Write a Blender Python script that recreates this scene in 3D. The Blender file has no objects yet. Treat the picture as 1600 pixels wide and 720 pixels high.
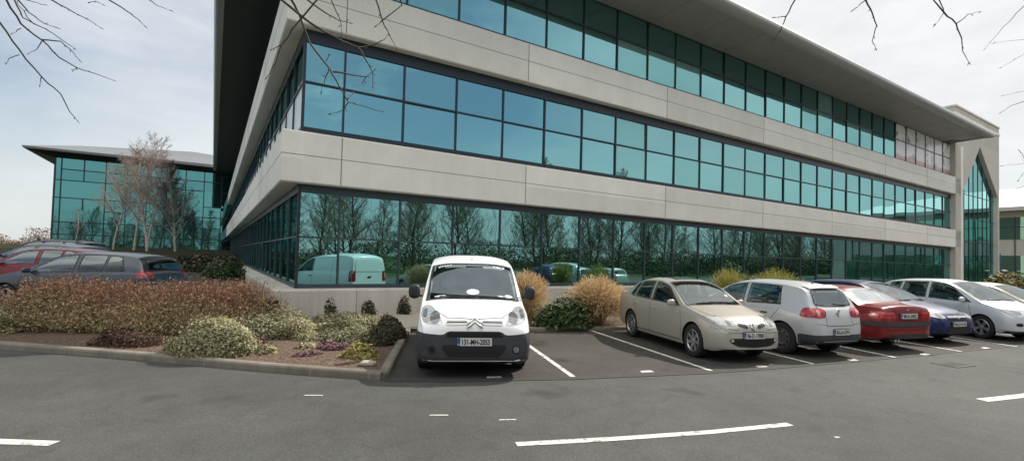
import bpy, bmesh, math, random
from mathutils import Vector, Matrix
from mathutils.bvhtree import BVHTree
from mathutils.geometry import tessellate_polygon, delaunay_2d_cdt
R = math.radians
scene = bpy.context.scene
COL = scene.collection

# ------------------------------------------------------------------ helpers
class MB:
    """collects geometry for ONE mesh object"""
    def __init__(self): self.v=[]; self.f=[]; self.m=[]
    def vert(self,p): self.v.append(tuple(p)); return len(self.v)-1
    def face(self,idx,m=0): self.f.append(tuple(idx)); self.m.append(m)
    def quad(self,a,b,c,d,m=0):
        i=len(self.v); self.v+= [tuple(a),tuple(b),tuple(c),tuple(d)]; self.face((i,i+1,i+2,i+3),m)
    def poly(self,pts,m=0):
        i=len(self.v); self.v+=[tuple(p) for p in pts]
        for t in tessellate_polygon([[Vector(p) for p in pts]]): self.face([i+k for k in t],m)
    def box(self,x0,x1,y0,y1,z0,z1,m=0,M=None):
        c=[Vector((x,y,z)) for z in (z0,z1) for y in (y0,y1) for x in (x0,x1)]
        if M is not None: c=[M@p for p in c]
        i=len(self.v); self.v+=[tuple(p) for p in c]
        for q in ((0,2,3,1),(4,5,7,6),(0,1,5,4),(2,6,7,3),(0,4,6,2),(1,3,7,5)): self.face([i+k for k in q],m)
    def tube(self,pts,rad,n=6,m=0,cap=True):
        pts=[Vector(p) for p in pts]
        if not hasattr(rad,'__len__'): rad=[rad]*len(pts)
        base=len(self.v); up=Vector((0.13,0.27,1))
        for k,p in enumerate(pts):
            t=(pts[min(k+1,len(pts)-1)]-pts[max(k-1,0)])
            if t.length<1e-9: t=Vector((0,0,1))
            t.normalize(); a=t.cross(up)
            if a.length<1e-3: a=t.cross(Vector((1,0,0)))
            a.normalize(); b=t.cross(a)
            for j in range(n):
                an=2*math.pi*j/n; self.v.append(tuple(p+rad[k]*(math.cos(an)*a+math.sin(an)*b)))
        for k in range(len(pts)-1):
            for j in range(n):
                self.face((base+k*n+j,base+k*n+(j+1)%n,base+(k+1)*n+(j+1)%n,base+(k+1)*n+j),m)
        if cap and n>2:
            self.face([base+j for j in range(n)][::-1],m); e=base+(len(pts)-1)*n; self.face([e+j for j in range(n)],m)
    def lathe(self,prof,n=28,m=0,M=None,closed=False):
        """prof: list of (r, h); axis local y"""
        base=len(self.v); K=len(prof)
        for j in range(n):
            an=2*math.pi*j/n
            for r,h in prof:
                p=Vector((r*math.cos(an),h,r*math.sin(an)))
                self.v.append(tuple(M@p if M is not None else p))
        for j in range(n):
            for k in range(K if closed else K-1):
                k2=(k+1)%K; j2=(j+1)%n
                self.face((base+j*K+k,base+j*K+k2,base+j2*K+k2,base+j2*K+k),m)
    def build(self,name,mats,parent=None,smooth=False,loc=None):
        me=bpy.data.meshes.new(name); me.from_pydata(self.v,[],self.f)
        if not isinstance(mats,(list,tuple)): mats=[mats]
        for mt in mats: me.materials.append(mt)
        me.polygons.foreach_set('material_index',self.m)
        if smooth: me.polygons.foreach_set('use_smooth',[True]*len(self.f))
        me.update()
        o=bpy.data.objects.new(name,me); COL.objects.link(o)
        if parent: o.parent=parent
        if loc is not None: o.location=loc
        return o

def tag(o,label=None,cat=None,group=None,kind=None):
    if label: o['label']=label
    if cat: o['category']=cat
    if group: o['group']=group
    if kind: o['kind']=kind
    return o
def empty(name,loc=(0,0,0),rz=0,label=None,cat=None,group=None):
    o=bpy.data.objects.new(name,None); o.empty_display_size=.3; COL.objects.link(o)
    o.location=loc; o.rotation_euler=(0,0,rz); return tag(o,label,cat,group)
def children(o,pool):
    return [c for c in pool if c.parent==o]

# ------------------------------------------------------------------ materials
MATS={}
def nodemat(name):
    m=bpy.data.materials.new(name); m.use_nodes=True; nt=m.node_tree
    b=nt.nodes['Principled BSDF']; return m,nt,b
def N(nt,t,**kw):
    n=nt.nodes.new(t)
    for k,v in kw.items():
        if k in n.inputs: n.inputs[k].default_value=v
        else: setattr(n,k,v)
    return n
def ramp(nt,stops):
    r=nt.nodes.new('ShaderNodeValToRGB'); e=r.color_ramp.elements
    while len(e)<len(stops): e.new(.5)
    for i,(p,c) in enumerate(stops): e[i].position=p; e[i].color=(*c,1) if len(c)==3 else c
    return r
def simple(name,col,rough=.5,metal=0,spec=.5,coat=0,bump=0,scale=30,var=0,alpha=None):
    m,nt,b=nodemat(name)
    b.inputs['Base Color'].default_value=(*col,1); b.inputs['Roughness'].default_value=rough
    b.inputs['Metallic'].default_value=metal; b.inputs['Specular IOR Level'].default_value=spec
    b.inputs['Coat Weight'].default_value=coat; b.inputs['Coat Roughness'].default_value=.04
    if var or bump:
        tc=N(nt,'ShaderNodeTexCoord'); nz=N(nt,'ShaderNodeTexNoise',Scale=scale,Detail=5.0); nt.links.new(tc.outputs['Object'],nz.inputs['Vector'])
        if var:
            r=ramp(nt,[(.25,tuple(c*(1-var) for c in col)),(.75,tuple(min(1,c*(1+var)) for c in col))])
            nt.links.new(nz.outputs['Fac'],r.inputs['Fac']); nt.links.new(r.outputs['Color'],b.inputs['Base Color'])
        if bump:
            bp=N(nt,'ShaderNodeBump',Strength=bump,Distance=.02); nt.links.new(nz.outputs['Fac'],bp.inputs['Height']); nt.links.new(bp.outputs['Normal'],b.inputs['Normal'])
    return m
def paint(name,col,metal=.0,rough=.35,dirt=.25):
    """car paint with clear coat and a film of road dust that thickens towards the sills"""
    m,nt,b=nodemat(name)
    b.inputs['Roughness'].default_value=rough; b.inputs['Metallic'].default_value=metal
    b.inputs['Coat Weight'].default_value=.45; b.inputs['Coat Roughness'].default_value=.05; b.inputs['Specular IOR Level'].default_value=.3
    geo=N(nt,'ShaderNodeNewGeometry'); sx=N(nt,'ShaderNodeSeparateXYZ'); nt.links.new(geo.outputs['Position'],sx.inputs[0])
    nz=N(nt,'ShaderNodeTexNoise',Scale=3.5,Detail=6.0,Roughness=.65); nt.links.new(geo.outputs['Position'],nz.inputs['Vector'])
    mr=N(nt,'ShaderNodeMapRange'); mr.inputs['From Min'].default_value=.15; mr.inputs['From Max'].default_value=.75; mr.inputs['To Min'].default_value=1; mr.inputs['To Max'].default_value=.12
    nt.links.new(sx.outputs['Z'],mr.inputs['Value'])
    mu=N(nt,'ShaderNodeMath',operation='MULTIPLY'); nt.links.new(mr.outputs[0],mu.inputs[0]); nt.links.new(nz.outputs['Fac'],mu.inputs[1])
    mu2=N(nt,'ShaderNodeMath',operation='MULTIPLY'); nt.links.new(mu.outputs[0],mu2.inputs[0]); mu2.inputs[1].default_value=dirt*2; mu2.use_clamp=True
    mx=N(nt,'ShaderNodeMix',data_type='RGBA'); mx.inputs['A'].default_value=(*col,1); mx.inputs['B'].default_value=(.16,.14,.115,1)
    nt.links.new(mu2.outputs[0],mx.inputs['Factor']); nt.links.new(mx.outputs['Result'],b.inputs['Base Color'])
    r2=N(nt,'ShaderNodeMath',operation='MULTIPLY_ADD'); nt.links.new(mu2.outputs[0],r2.inputs[0]); r2.inputs[1].default_value=.4; r2.inputs[2].default_value=rough
    nt.links.new(r2.outputs[0],b.inputs['Roughness'])
    cw=N(nt,'ShaderNodeMath',operation='SUBTRACT'); cw.inputs[0].default_value=.45; nt.links.new(mu2.outputs[0],cw.inputs[1]); cw.use_clamp=True
    nt.links.new(cw.outputs[0],b.inputs['Coat Weight'])
    return m
def glassmat(name,tint,body,refl=.7,rough=.02,wave=.03,wscale=.6,graze=.22):
    """reflective solar glass: tinted mirror layer over a dark body"""
    m,nt,b=nodemat(name); out=nt.nodes['Material Output']; nt.nodes.remove(b)
    gl=N(nt,'ShaderNodeBsdfGlossy',Roughness=rough); gl.inputs['Color'].default_value=(*tint,1)
    df=N(nt,'ShaderNodeBsdfDiffuse'); df.inputs['Color'].default_value=(*body,1)
    lw=N(nt,'ShaderNodeLayerWeight',Blend=.35); 
    mr=N(nt,'ShaderNodeMapRange'); mr.inputs['To Min'].default_value=refl; mr.inputs['To Max'].default_value=min(1,refl+graze)
    nt.links.new(lw.outputs['Fresnel'],mr.inputs['Value'])
    mx=N(nt,'ShaderNodeMixShader'); nt.links.new(mr.outputs[0],mx.inputs['Fac']); nt.links.new(df.outputs[0],mx.inputs[1]); nt.links.new(gl.outputs[0],mx.inputs[2])
    nt.links.new(mx.outputs[0],out.inputs['Surface'])
    tc=N(nt,'ShaderNodeNewGeometry'); nz=N(nt,'ShaderNodeTexNoise',Scale=wscale,Detail=1.5); nt.links.new(tc.outputs['Position'],nz.inputs['Vector'])
    bp=N(nt,'ShaderNodeBump',Strength=wave,Distance=.05); nt.links.new(nz.outputs['Fac'],bp.inputs['Height']); nt.links.new(bp.outputs['Normal'],gl.inputs['Normal'])
    # each pane of glass differs a little in tint
    ri=N(nt,'ShaderNodeHueSaturation'); ri.inputs['Color'].default_value=(*tint,1)
    a=N(nt,'ShaderNodeMapRange'); a.inputs['To Min'].default_value=.80; a.inputs['To Max'].default_value=1.10
    nt.links.new(tc.outputs['Random Per Island'],a.inputs['Value']); nt.links.new(a.outputs[0],ri.inputs['Value']); nt.links.new(ri.outputs[0],gl.inputs['Color'])
    return m
def leafmat(name,stops,rough=.6,trans=.0):
    m,nt,b=nodemat(name); geo=N(nt,'ShaderNodeNewGeometry')
    r=ramp(nt,stops); nt.links.new(geo.outputs['Random Per Island'],r.inputs['Fac'])
    nt.links.new(r.outputs['Color'],b.inputs['Base Color']); b.inputs['Roughness'].default_value=rough; b.inputs['Specular IOR Level'].default_value=.3
    if trans:
        out=nt.nodes['Material Output']; t=N(nt,'ShaderNodeBsdfTranslucent'); nt.links.new(r.outputs['Color'],t.inputs['Color'])
        mx=N(nt,'ShaderNodeMixShader',Fac=trans); nt.links.new(b.outputs[0],mx.inputs[1]); nt.links.new(t.outputs[0],mx.inputs[2]); nt.links.new(mx.outputs[0],out.inputs['Surface'])
    return m

def asphalt(name,c0,c1,patch,seed):
    m,nt,b=nodemat(name); geo=N(nt,'ShaderNodeNewGeometry')
    mp=N(nt,'ShaderNodeMapping'); mp.inputs['Location'].default_value=(seed,seed*2,0); nt.links.new(geo.outputs['Position'],mp.inputs['Vector'])
    big=N(nt,'ShaderNodeTexNoise',Scale=.35,Detail=6.0,Roughness=.6); fine=N(nt,'ShaderNodeTexNoise',Scale=45.0,Detail=3.0,Roughness=.7); st=N(nt,'ShaderNodeTexVoronoi',Scale=90.0)
    mid=N(nt,'ShaderNodeTexNoise',Scale=2.6,Detail=5.0,Roughness=.7)
    for n_ in (big,fine,st,mid): nt.links.new(mp.outputs[0],n_.inputs['Vector'])
    r1=ramp(nt,[(.35,c0),(.65,c1)]); nt.links.new(big.outputs['Fac'],r1.inputs['Fac'])
    r2=ramp(nt,[(.3,(.70,)*3),(.52,(.99,)*3),(.72,(1.32,)*3)]); nt.links.new(fine.outputs['Fac'],r2.inputs['Fac'])
    r3=ramp(nt,[(.35,(.92,.915,.91)),(.62,(1.06,1.06,1.06))]); nt.links.new(mid.outputs['Fac'],r3.inputs['Fac'])
    m1=N(nt,'ShaderNodeMix',data_type='RGBA',blend_type='MULTIPLY'); m1.inputs['Factor'].default_value=1
    m2=N(nt,'ShaderNodeMix',data_type='RGBA',blend_type='MULTIPLY'); m2.inputs['Factor'].default_value=1
    nt.links.new(r1.outputs[0],m1.inputs['A']); nt.links.new(r2.outputs[0],m1.inputs['B']); nt.links.new(m1.outputs['Result'],m2.inputs['A']); nt.links.new(r3.outputs[0],m2.inputs['B'])
    last=m2.outputs['Result']
    # oil and tar marks
    vz=N(nt,'ShaderNodeTexNoise',Scale=1.1,Detail=3.0); mp2=N(nt,'ShaderNodeMapping'); mp2.inputs['Location'].default_value=(7+seed,3,0); nt.links.new(geo.outputs['Position'],mp2.inputs['Vector']); nt.links.new(mp2.outputs[0],vz.inputs['Vector'])
    rr=ramp(nt,[(.62,(0,0,0)),(.74,(1,1,1))]); nt.links.new(vz.outputs['Fac'],rr.inputs['Fac'])
    m3=N(nt,'ShaderNodeMix',data_type='RGBA'); nt.links.new(rr.outputs[0],m3.inputs['Factor']); nt.links.new(last,m3.inputs['A']); m3.inputs['B'].default_value=(*patch,1)
    nt.links.new(m3.outputs['Result'],b.inputs['Base Color']); b.inputs['Roughness'].default_value=.85; b.inputs['Specular IOR Level'].default_value=.25
    # hairline cracks
    cv=N(nt,'ShaderNodeTexVoronoi',Scale=.42); cv.feature='DISTANCE_TO_EDGE'
    wz=N(nt,'ShaderNodeTexNoise',Scale=1.6,Detail=5.0); nt.links.new(mp.outputs[0],wz.inputs['Vector']); wa=N(nt,'ShaderNodeVectorMath',operation='MULTIPLY_ADD'); nt.links.new(wz.outputs['Color'],wa.inputs[0]); wa.inputs[1].default_value=(.9,.9,0); nt.links.new(mp.outputs[0],wa.inputs[2]); nt.links.new(wa.outputs[0],cv.inputs['Vector'])
    cr_=ramp(nt,[(.0,(1,1,1)),(.012,(0,0,0))]); nt.links.new(cv.outputs['Distance'],cr_.inputs['Fac'])
    ck=N(nt,'ShaderNodeMath',operation='MULTIPLY'); nt.links.new(cr_.outputs[0],ck.inputs[0]); nt.links.new(r1.outputs[0],ck.inputs[1]); ck.inputs[1].default_value=.5
    cf=N(nt,'ShaderNodeMath',operation='MULTIPLY'); nt.links.new(cr_.outputs[0],cf.inputs[0]); cf.inputs[1].default_value=.17
    m4=N(nt,'ShaderNodeMix',data_type='RGBA'); nt.links.new(cf.outputs[0],m4.inputs['Factor']); nt.links.new(m3.outputs['Result'],m4.inputs['A']); m4.inputs['B'].default_value=(*[c*.45 for c in patch],1); nt.links.new(m4.outputs['Result'],b.inputs['Base Color'])
    bp=N(nt,'ShaderNodeBump',Strength=.6,Distance=.006); nt.links.new(fine.outputs['Fac'],bp.inputs['Height']); nt.links.new(bp.outputs['Normal'],b.inputs['Normal'])
    return m
def concrete(name,col,stain=.35):
    m,nt,b=nodemat(name); geo=N(nt,'ShaderNodeNewGeometry')
    mp=N(nt,'ShaderNodeMapping'); mp.inputs['Scale'].default_value=(1.6,1.6,.16); nt.links.new(geo.outputs['Position'],mp.inputs['Vector'])
    a=N(nt,'ShaderNodeTexNoise',Scale=1.5,Detail=7.0,Roughness=.65); nt.links.new(mp.outputs[0],a.inputs['Vector'])
    c=N(nt,'ShaderNodeTexNoise',Scale=.8,Detail=6.0,Roughness=.6); nt.links.new(geo.outputs['Position'],c.inputs['Vector'])
    f=N(nt,'ShaderNodeTexNoise',Scale=40.0,Detail=3.0); nt.links.new(geo.outputs['Position'],f.inputs['Vector'])
    r1=ramp(nt,[(.3,tuple(k*(1-stain*.6) for k in col)),(.6,col)]); nt.links.new(a.outputs['Fac'],r1.inputs['Fac'])
    r2=ramp(nt,[(.3,(.94,.935,.925)),(.7,(1.04,1.04,1.04))]); nt.links.new(c.outputs['Fac'],r2.inputs['Fac'])
    r3=ramp(nt,[(.3,(.93,)*3),(.7,(1.05,)*3)]); nt.links.new(f.outputs['Fac'],r3.inputs['Fac'])
    m1=N(nt,'ShaderNodeMix',data_type='RGBA',blend_type='MULTIPLY'); m1.inputs['Factor'].default_value=1
    m2=N(nt,'ShaderNodeMix',data_type='RGBA',blend_type='MULTIPLY'); m2.inputs['Factor'].default_value=1
    nt.links.new(r1.outputs[0],m1.inputs['A']); nt.links.new(r2.outputs[0],m1.inputs['B']); nt.links.new(m1.outputs['Result'],m2.inputs['A']); nt.links.new(r3.outputs[0],m2.inputs['B'])
    nt.links.new(m2.outputs['Result'],b.inputs['Base Color']); b.inputs['Roughness'].default_value=.8; b.inputs['Specular IOR Level'].default_value=.2
    # every cast panel is a slightly different tone
    tco=N(nt,'ShaderNodeTexCoord'); px=N(nt,'ShaderNodeVectorMath',operation='MULTIPLY'); px.inputs[1].default_value=(.1414,.1414,.235); nt.links.new(tco.outputs['Object'],px.inputs[0]); fl=N(nt,'ShaderNodeVectorMath',operation='FLOOR'); nt.links.new(px.outputs[0],fl.inputs[0]); wn=N(nt,'ShaderNodeTexWhiteNoise'); nt.links.new(fl.outputs[0],wn.inputs['Vector']); pv=N(nt,'ShaderNodeMapRange'); pv.inputs['To Min'].default_value=.90; pv.inputs['To Max'].default_value=1.04; nt.links.new(wn.outputs['Value'],pv.inputs['Value'])
    m5=N(nt,'ShaderNodeVectorMath',operation='SCALE'); nt.links.new(m2.outputs['Result'],m5.inputs[0]); nt.links.new(pv.outputs[0],m5.inputs['Scale']); nt.links.new(m5.outputs[0],b.inputs['Base Color'])
    bp=N(nt,'ShaderNodeBump',Strength=.15,Distance=.01); nt.links.new(f.outputs['Fac'],bp.inputs['Height']); nt.links.new(bp.outputs['Normal'],b.inputs['Normal'])
    return m
def groundmat(name,stops,scale,bump=.6,dist=.03):
    m,nt,b=nodemat(name); geo=N(nt,'ShaderNodeNewGeometry')
    a=N(nt,'ShaderNodeTexNoise',Scale=scale,Detail=8.0,Roughness=.7); nt.links.new(geo.outputs['Position'],a.inputs['Vector'])
    r=ramp(nt,stops); nt.links.new(a.outputs['Fac'],r.inputs['Fac']); nt.links.new(r.outputs[0],b.inputs['Base Color']); b.inputs['Roughness'].default_value=.95; b.inputs['Specular IOR Level'].default_value=.1
    bp=N(nt,'ShaderNodeBump',Strength=bump,Distance=dist); nt.links.new(a.outputs['Fac'],bp.inputs['Height']); nt.links.new(bp.outputs['Normal'],b.inputs['Normal'])
    return m
def linepaint(name):
    m,nt,b=nodemat(name); geo=N(nt,'ShaderNodeNewGeometry')
    a=N(nt,'ShaderNodeTexNoise',Scale=9.0,Detail=8.0,Roughness=.75); nt.links.new(geo.outputs['Position'],a.inputs['Vector'])
    r=ramp(nt,[(.30,(.13,.125,.115)),(.40,(.22,.21,.20)),(.46,(.56,.55,.51)),(.7,(.70,.69,.64))]); nt.links.new(a.outputs['Fac'],r.inputs['Fac']); nt.links.new(r.outputs[0],b.inputs['Base Color']); b.inputs['Roughness'].default_value=.7
    return m

GLASS=glassmat('reflective teal glazing',(.31,.61,.62),(.008,.028,.028),.80,.010,.07,.40)
GLASSB=glassmat('teal glazing over a pale body',(.27,.60,.60),(.27,.42,.40),.60,.010,.07,.40)  # pale body colour, given to random panes of the upper storeys
GLASSW=glassmat('glazing over a white body',(.45,.62,.64),(.80,.86,.88),.10,.02,.05,.40,.05)  # white body colour, for lower side panes of the middle storey
GLASSF=glassmat('teal glazing',(.15,.40,.41),(.006,.022,.020),.72,.008,.04,.35)
def seeglass(name,tint,gmin,gmax,gcol=(.9,.95,.95)):
    """clear vehicle glass: tinted see-through layer with a mirror layer that strengthens at grazing angles"""
    m,nt,b=nodemat(name); out=nt.nodes['Material Output']; nt.nodes.remove(b)
    t=N(nt,'ShaderNodeBsdfTransparent'); t.inputs['Color'].default_value=(*tint,1); g=N(nt,'ShaderNodeBsdfGlossy',Roughness=.01); g.inputs['Color'].default_value=(*gcol,1)
    lw=N(nt,'ShaderNodeLayerWeight',Blend=.3); mr=N(nt,'ShaderNodeMapRange'); mr.inputs['To Min'].default_value=gmin; mr.inputs['To Max'].default_value=gmax; nt.links.new(lw.outputs['Fresnel'],mr.inputs['Value'])
    mx=N(nt,'ShaderNodeMixShader'); nt.links.new(mr.outputs[0],mx.inputs['Fac']); nt.links.new(t.outputs[0],mx.inputs[1]); nt.links.new(g.outputs[0],mx.inputs[2]); nt.links.new(mx.outputs[0],out.inputs['Surface']); return m
CARGLASS=seeglass('car window glass',(.46,.56,.54),.05,.26,(.70,.76,.78))
SCREEN=seeglass('windscreen glass',(.60,.68,.66),.24,.75)
VSCREEN=seeglass('van windscreen glass',(.55,.62,.62),.23,.5,(.85,.95,1.0))
SEATM=simple('dark seat cloth',(.045,.045,.05),.9,var=.2,scale=10)
DASHM=simple('dashboard plastic',(.05,.052,.055),.7)
CONC=concrete('precast concrete',(.905,.87,.795),.08)
PLINTH=concrete('stained concrete plinth',(.66,.61,.53),.40)
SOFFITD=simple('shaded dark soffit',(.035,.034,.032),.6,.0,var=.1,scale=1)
SOFFITC=concrete('concrete reveal',(.40,.37,.30),.3)
FRAME=simple('dark grey aluminium frame',(.028,.038,.048),.4,.3)
FRAMEL=simple('grey transom metal',(.10,.13,.15),.4,.3)
FRAMEG=simple('blue grey window frame',(.055,.075,.085),.4,.3)
HEADF=simple('black head frame',(.03,.03,.034),.5)
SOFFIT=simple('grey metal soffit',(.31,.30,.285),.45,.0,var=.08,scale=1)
FASCIA=simple('pale metal fascia',(.42,.43,.42),.38,.3)
ROOFM=simple('standing seam roof metal',(.20,.21,.225),.5,.2)
JOINT=simple('joint sealant',(.24,.23,.21),.8)
ASPH=asphalt('worn road asphalt',(.070,.070,.066),(.094,.094,.089),(.054,.053,.050),3)
BAYA=asphalt('dark parking asphalt',(.052,.048,.042),(.074,.069,.061),(.028,.026,.023),11)
LINE=linepaint('worn white line paint')
KERB=concrete('kerb concrete',(.24,.215,.175),.6)
PAVE=concrete('pale paving',(.46,.42,.35),.3)
SOIL=groundmat('bark mulch soil',[(.3,(.06,.040,.030)),(.5,(.165,.115,.088)),(.7,(.30,.235,.185))],22,1.0,.05)
GRASS=groundmat('mown grass',[(.3,(.035,.045,.016)),(.6,(.07,.085,.032)),(.75,(.11,.11,.05))],6)
TYRE=simple('tyre rubber',(.018,.018,.018),.85,bump=.2,scale=60)
ALLOY=simple('alloy wheel',(.42,.42,.42),.35,.8)
STEELW=simple('black steel wheel',(.035,.035,.037),.5)
BLACK=simple('black plastic',(.02,.021,.023),.55,var=.2,scale=8)
DKGREY=simple('charcoal bumper plastic',(.036,.039,.045),.6,var=.25,scale=6)
UNDER=simple('underbody',(.008,.008,.008),.9)
CHROME=simple('chrome',(.75,.75,.74),.12,1)
LAMPG=simple('headlamp glass',(.55,.55,.54),.08,.35,coat=1,var=.25,scale=14)
LAMPD=simple('lamp reflector',(.30,.31,.33),.1,.6,coat=1,var=.4,scale=20)
REDL=simple('red lamp plastic',(.42,.012,.014),.12,coat=1,var=.3,scale=16)
AMBER=simple('amber lamp plastic',(.6,.2,.02),.15,coat=1)
PLATEW=simple('plate white',(.62,.62,.58),.4)
PLATEB=simple('plate blue',(.02,.07,.32),.4)
INKM=simple('plate black ink',(.01,.01,.01),.5)
PALE=simple('pale sticker paper',(.70,.80,.78),.6)
BARK=simple('grey brown bark',(.085,.068,.052),.9,var=.3,scale=12)
BIRCH=simple('pale birch bark',(.42,.38,.34),.8,var=.35,scale=5)
TWIG=simple('reddish twig bark',(.14,.085,.06),.9,var=.25,scale=10)
TWIGD=simple('dark twig bark',(.035,.028,.022),.8,var=.3,scale=14)
# ------------------------------------------------------------------ ground, road, bays, kerbs, markings
def struct(o): o['kind']='structure'; return o
g=MB(); g.poly([(-900,-900,0),(900,-900,0),(900,900,0),(-900,900,0)]); struct(g.build('ground',GRASS))
KL=[(-60,26),(-40,18.6),(-26,13.6),(-18,11.0),(-13,9.35),(-10.6,8.66),(-8.62,8.16),(-7.29,7.90),(-6.05,7.66),(-4.85,7.39),(-3.71,7.13),(-2.69,6.93),(-1.80,6.79)]
BE=[(-1.72,6.74),(-.85,6.80),(1.0,7.14),(3.12,7.72),(4.38,8.17),(5.89,8.79),(8.39,9.84),(12.32,11.58),(20,15.4),(35,23.6),(60,38.5),(100,63)]
BK=[(-2.30,11.15),(.52,11.72),(2.93,12.36),(5.3,13.3),(7.7,14.5),(10,15.9),(13,17.7),(20,21.8),(36,31.5)]
NEAR=[(100,48),(60,22),(30,4.5),(14,-2.6),(6,-4.4),(-3,-5.2),(-14,-4.2),(-30,1.0),(-60,13)]
g=MB(); g.poly([(x,y,.004) for x,y in KL+BE+NEAR]); struct(g.build('road',ASPH))
g=MB(); g.poly([(x,y,.008) for x,y in BE[:9]]+[(x,y,.008) for x,y in [(27,25.6)]+BK[::-1]]+[(-1.74,6.95,.008)]); struct(g.build('parking_bays',BAYA))
# forecourt asphalt further along, in front of the tower
g=MB(); g.poly([(x,y,.006) for x,y in [(20,15.4),(35,23.6),(60,38.5),(100,63),(90,90),(46,43),(36,38.4),(36,31.5),(27,25.6)]]); struct(g.build('forecourt',ASPH))
def kerb(name,pts,w,h,side=1):
    m=MB(); P=[Vector((x,y,0)) for x,y in pts]
    rows=[]
    for i,p in enumerate(P):
        t=(P[min(i+1,len(P)-1)]-P[max(i-1,0)]).normalized(); n=Vector((-t.y,t.x,0))*side
        prof=[(0,-.02),(0,h-.035),(.012,h-.012),(.035,h),(w,h),(w,-.02)]
        rows.append([p+n*a+Vector((0,0,z)) for a,z in prof])
    for i in range(len(rows)-1):
        for k in range(5): m.quad(rows[i][k],rows[i+1][k],rows[i+1][k+1],rows[i][k+1])
        L=(P[i+1]-P[i]).length
    for r in (rows[0],rows[-1]): m.poly(r)
    # joints between kerb stones: slim dark strips 2 mm proud
    acc=0
    for i in range(len(P)-1):
        seg=P[i+1]-P[i]; L=seg.length; t=seg.normalized(); n=Vector((-t.y,t.x,0))*side; d_=.9-acc
        while d_<L:
            c=P[i]+t*d_-n*.003
            m.quad(c-t*.010+Vector((0,0,.0)),c+t*.010+Vector((0,0,.0)),c+t*.010+Vector((0,0,h-.03)),c-t*.010+Vector((0,0,h-.03)),1)
            q=c+n*.04; m.quad(q-t*.006+Vector((0,0,h+.002)),q+t*.006+Vector((0,0,h+.002)),q+t*.006+n*(w-.05)+Vector((0,0,h+.002)),q-t*.006+n*(w-.05)+Vector((0,0,h+.002)),1)
            d_+=.9
        acc=(L-(d_-.9)) if L>0 else acc
    return struct(m.build(name,[KERB,JOINT]))
kerb('kerb',KL,.13,.115)
kerb('kerb',[(-1.76,6.83),(-1.72,6.95),(-1.98,8.9),(-2.23,10.76),(-2.28,11.1)],.13,.11)
kerb('kerb',BK,.13,.10)
# planting beds (soil sheets just under kerb height, with a gentle crown)
def bed(name,outline,z,mat,crown=.06,step=.45):
    pts=[Vector(p) for p in outline]; xs=[p.x for p in pts]; ys=[p.y for p in pts]
    inner=[]; random.seed(5)
    x=min(xs)
    def inside(x,y):
        c=False; j=len(pts)-1
        for i in range(len(pts)):
            a,b=pts[i],pts[j]
            if (a.y>y)!=(b.y>y) and x<(b.x-a.x)*(y-a.y)/(b.y-a.y)+a.x: c=not c
            j=i
        return c
    while x<max(xs):
        y=min(ys)
        while y<max(ys):
            q=(x+random.uniform(-.1,.1)*step,y+random.uniform(-.1,.1)*step)
            if inside(*q): inner.append(Vector(q))
            y+=step
        x+=step
    n=len(pts); V,_,F,*_r=delaunay_2d_cdt(pts+inner,[(i,(i+1)%n) for i in range(n)],[],1,1e-4)
    me=MB()
    for p in V:
        dd=min(((p-(a+(b-a)*max(0,min(1,(p-a).dot(b-a)/max(1e-9,(b-a).length_squared))))).length for a,b in zip(pts,pts[1:]+pts[:1])))
        me.vert((p.x,p.y,z+crown*min(1,dd/.6)*(.6+.4*random.random())))
    for f in F: me.face(f)
    return struct(me.build(name,mat,smooth=True))
bedL=[(x,y+.13) for x,y in KL[4:]]+[(-1.87,7.0),(-2.12,8.9),(-2.36,10.7)]+[(-3.5,10.9),(-5.2,11.7),(-7.2,12.2),(-9.5,11.4),(-14,12.0)]
bed('soil_bed',[(x,y) for x,y in bedL],.08,SOIL)
DX=Vector((.848804,.528708,0)); NX=Vector((.528708,-.848804,0)); G0=Vector((-5.7895,12.9842,0))
def fac(s,o,z=0): return G0+DX*s+NX*o+Vector((0,0,z))   # s along the front, o outwards from the glass
bw=[fac(s,.3) for s in (5.8,12,20,30,40,49)]
bed('soil_bed',[(x-.04,y+.12) for x,y in BK[1:]]+[(p.x,p.y) for p in bw[::-1]],.07,SOIL,step=.8)
g=MB(); p=[(-2.40,11.05,.10),(.50,11.86,.10),(fac(5.7,.3).x,fac(5.7,.3).y,.10),(fac(.5,.3).x,fac(.5,.3).y,.10),(-5.2,11.75,.10),(-3.5,10.95,.10)]
g.poly(p); struct(g.build('footpath',PAVE))
# car park on the left: ramps gently upwards, then a grass bank
def lot(y): return .01+max(0,min(1,(y-10.5)/12))*.62
g=MB(); P=[]
ys=[10.2,11.5,13,15,17,19,21,23,26,30]
for y in ys:
    P.append([(-34-(y-10)*1.2,y,lot(y)),(-9.0-(y-12)*.58,y,lot(y))])
for a,b in zip(P,P[1:]): g.quad(a[0],a[1],b[1],b[0])
struct(g.build('car_park',BAYA,smooth=True))
g=MB(); bank=[]
for y,z,xr in ((26.5,.60,-14.9),(28,.66,-15.9),(30,.76,-17.1),(33,1.1,-19),(36,1.5,-20.8),(42,1.75,-24.5),(54,1.9,-31.9),(80,2.0,-48)):
    bank.append([(-110,y,z),(-60,y,z),(xr,y,z)])
for a,b in zip(bank,bank[1:]):
    for k in range(2): g.quad(a[k],a[k+1],b[k+1],b[k])
struct(g.build('grass_bank',groundmat('shaded dark bank',[(.3,(.016,.016,.008)),(.55,(.035,.035,.016)),(.75,(.05,.05,.022))],3),smooth=True))  # shade over the bank is put into its dark colour
g=MB(); Q=[]
for y in (12.0,14,17,21,24,27):
    l=Vector((-9.0-(y-12)*.58,y,lot(y)+.004)); r=G0-DX*.36+Vector((-.528708,.848804,0))*max(0,(y-12.9)/.8488); Q.append((l,Vector((r.x,r.y,lot(min(y,30))*.6))))
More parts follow.
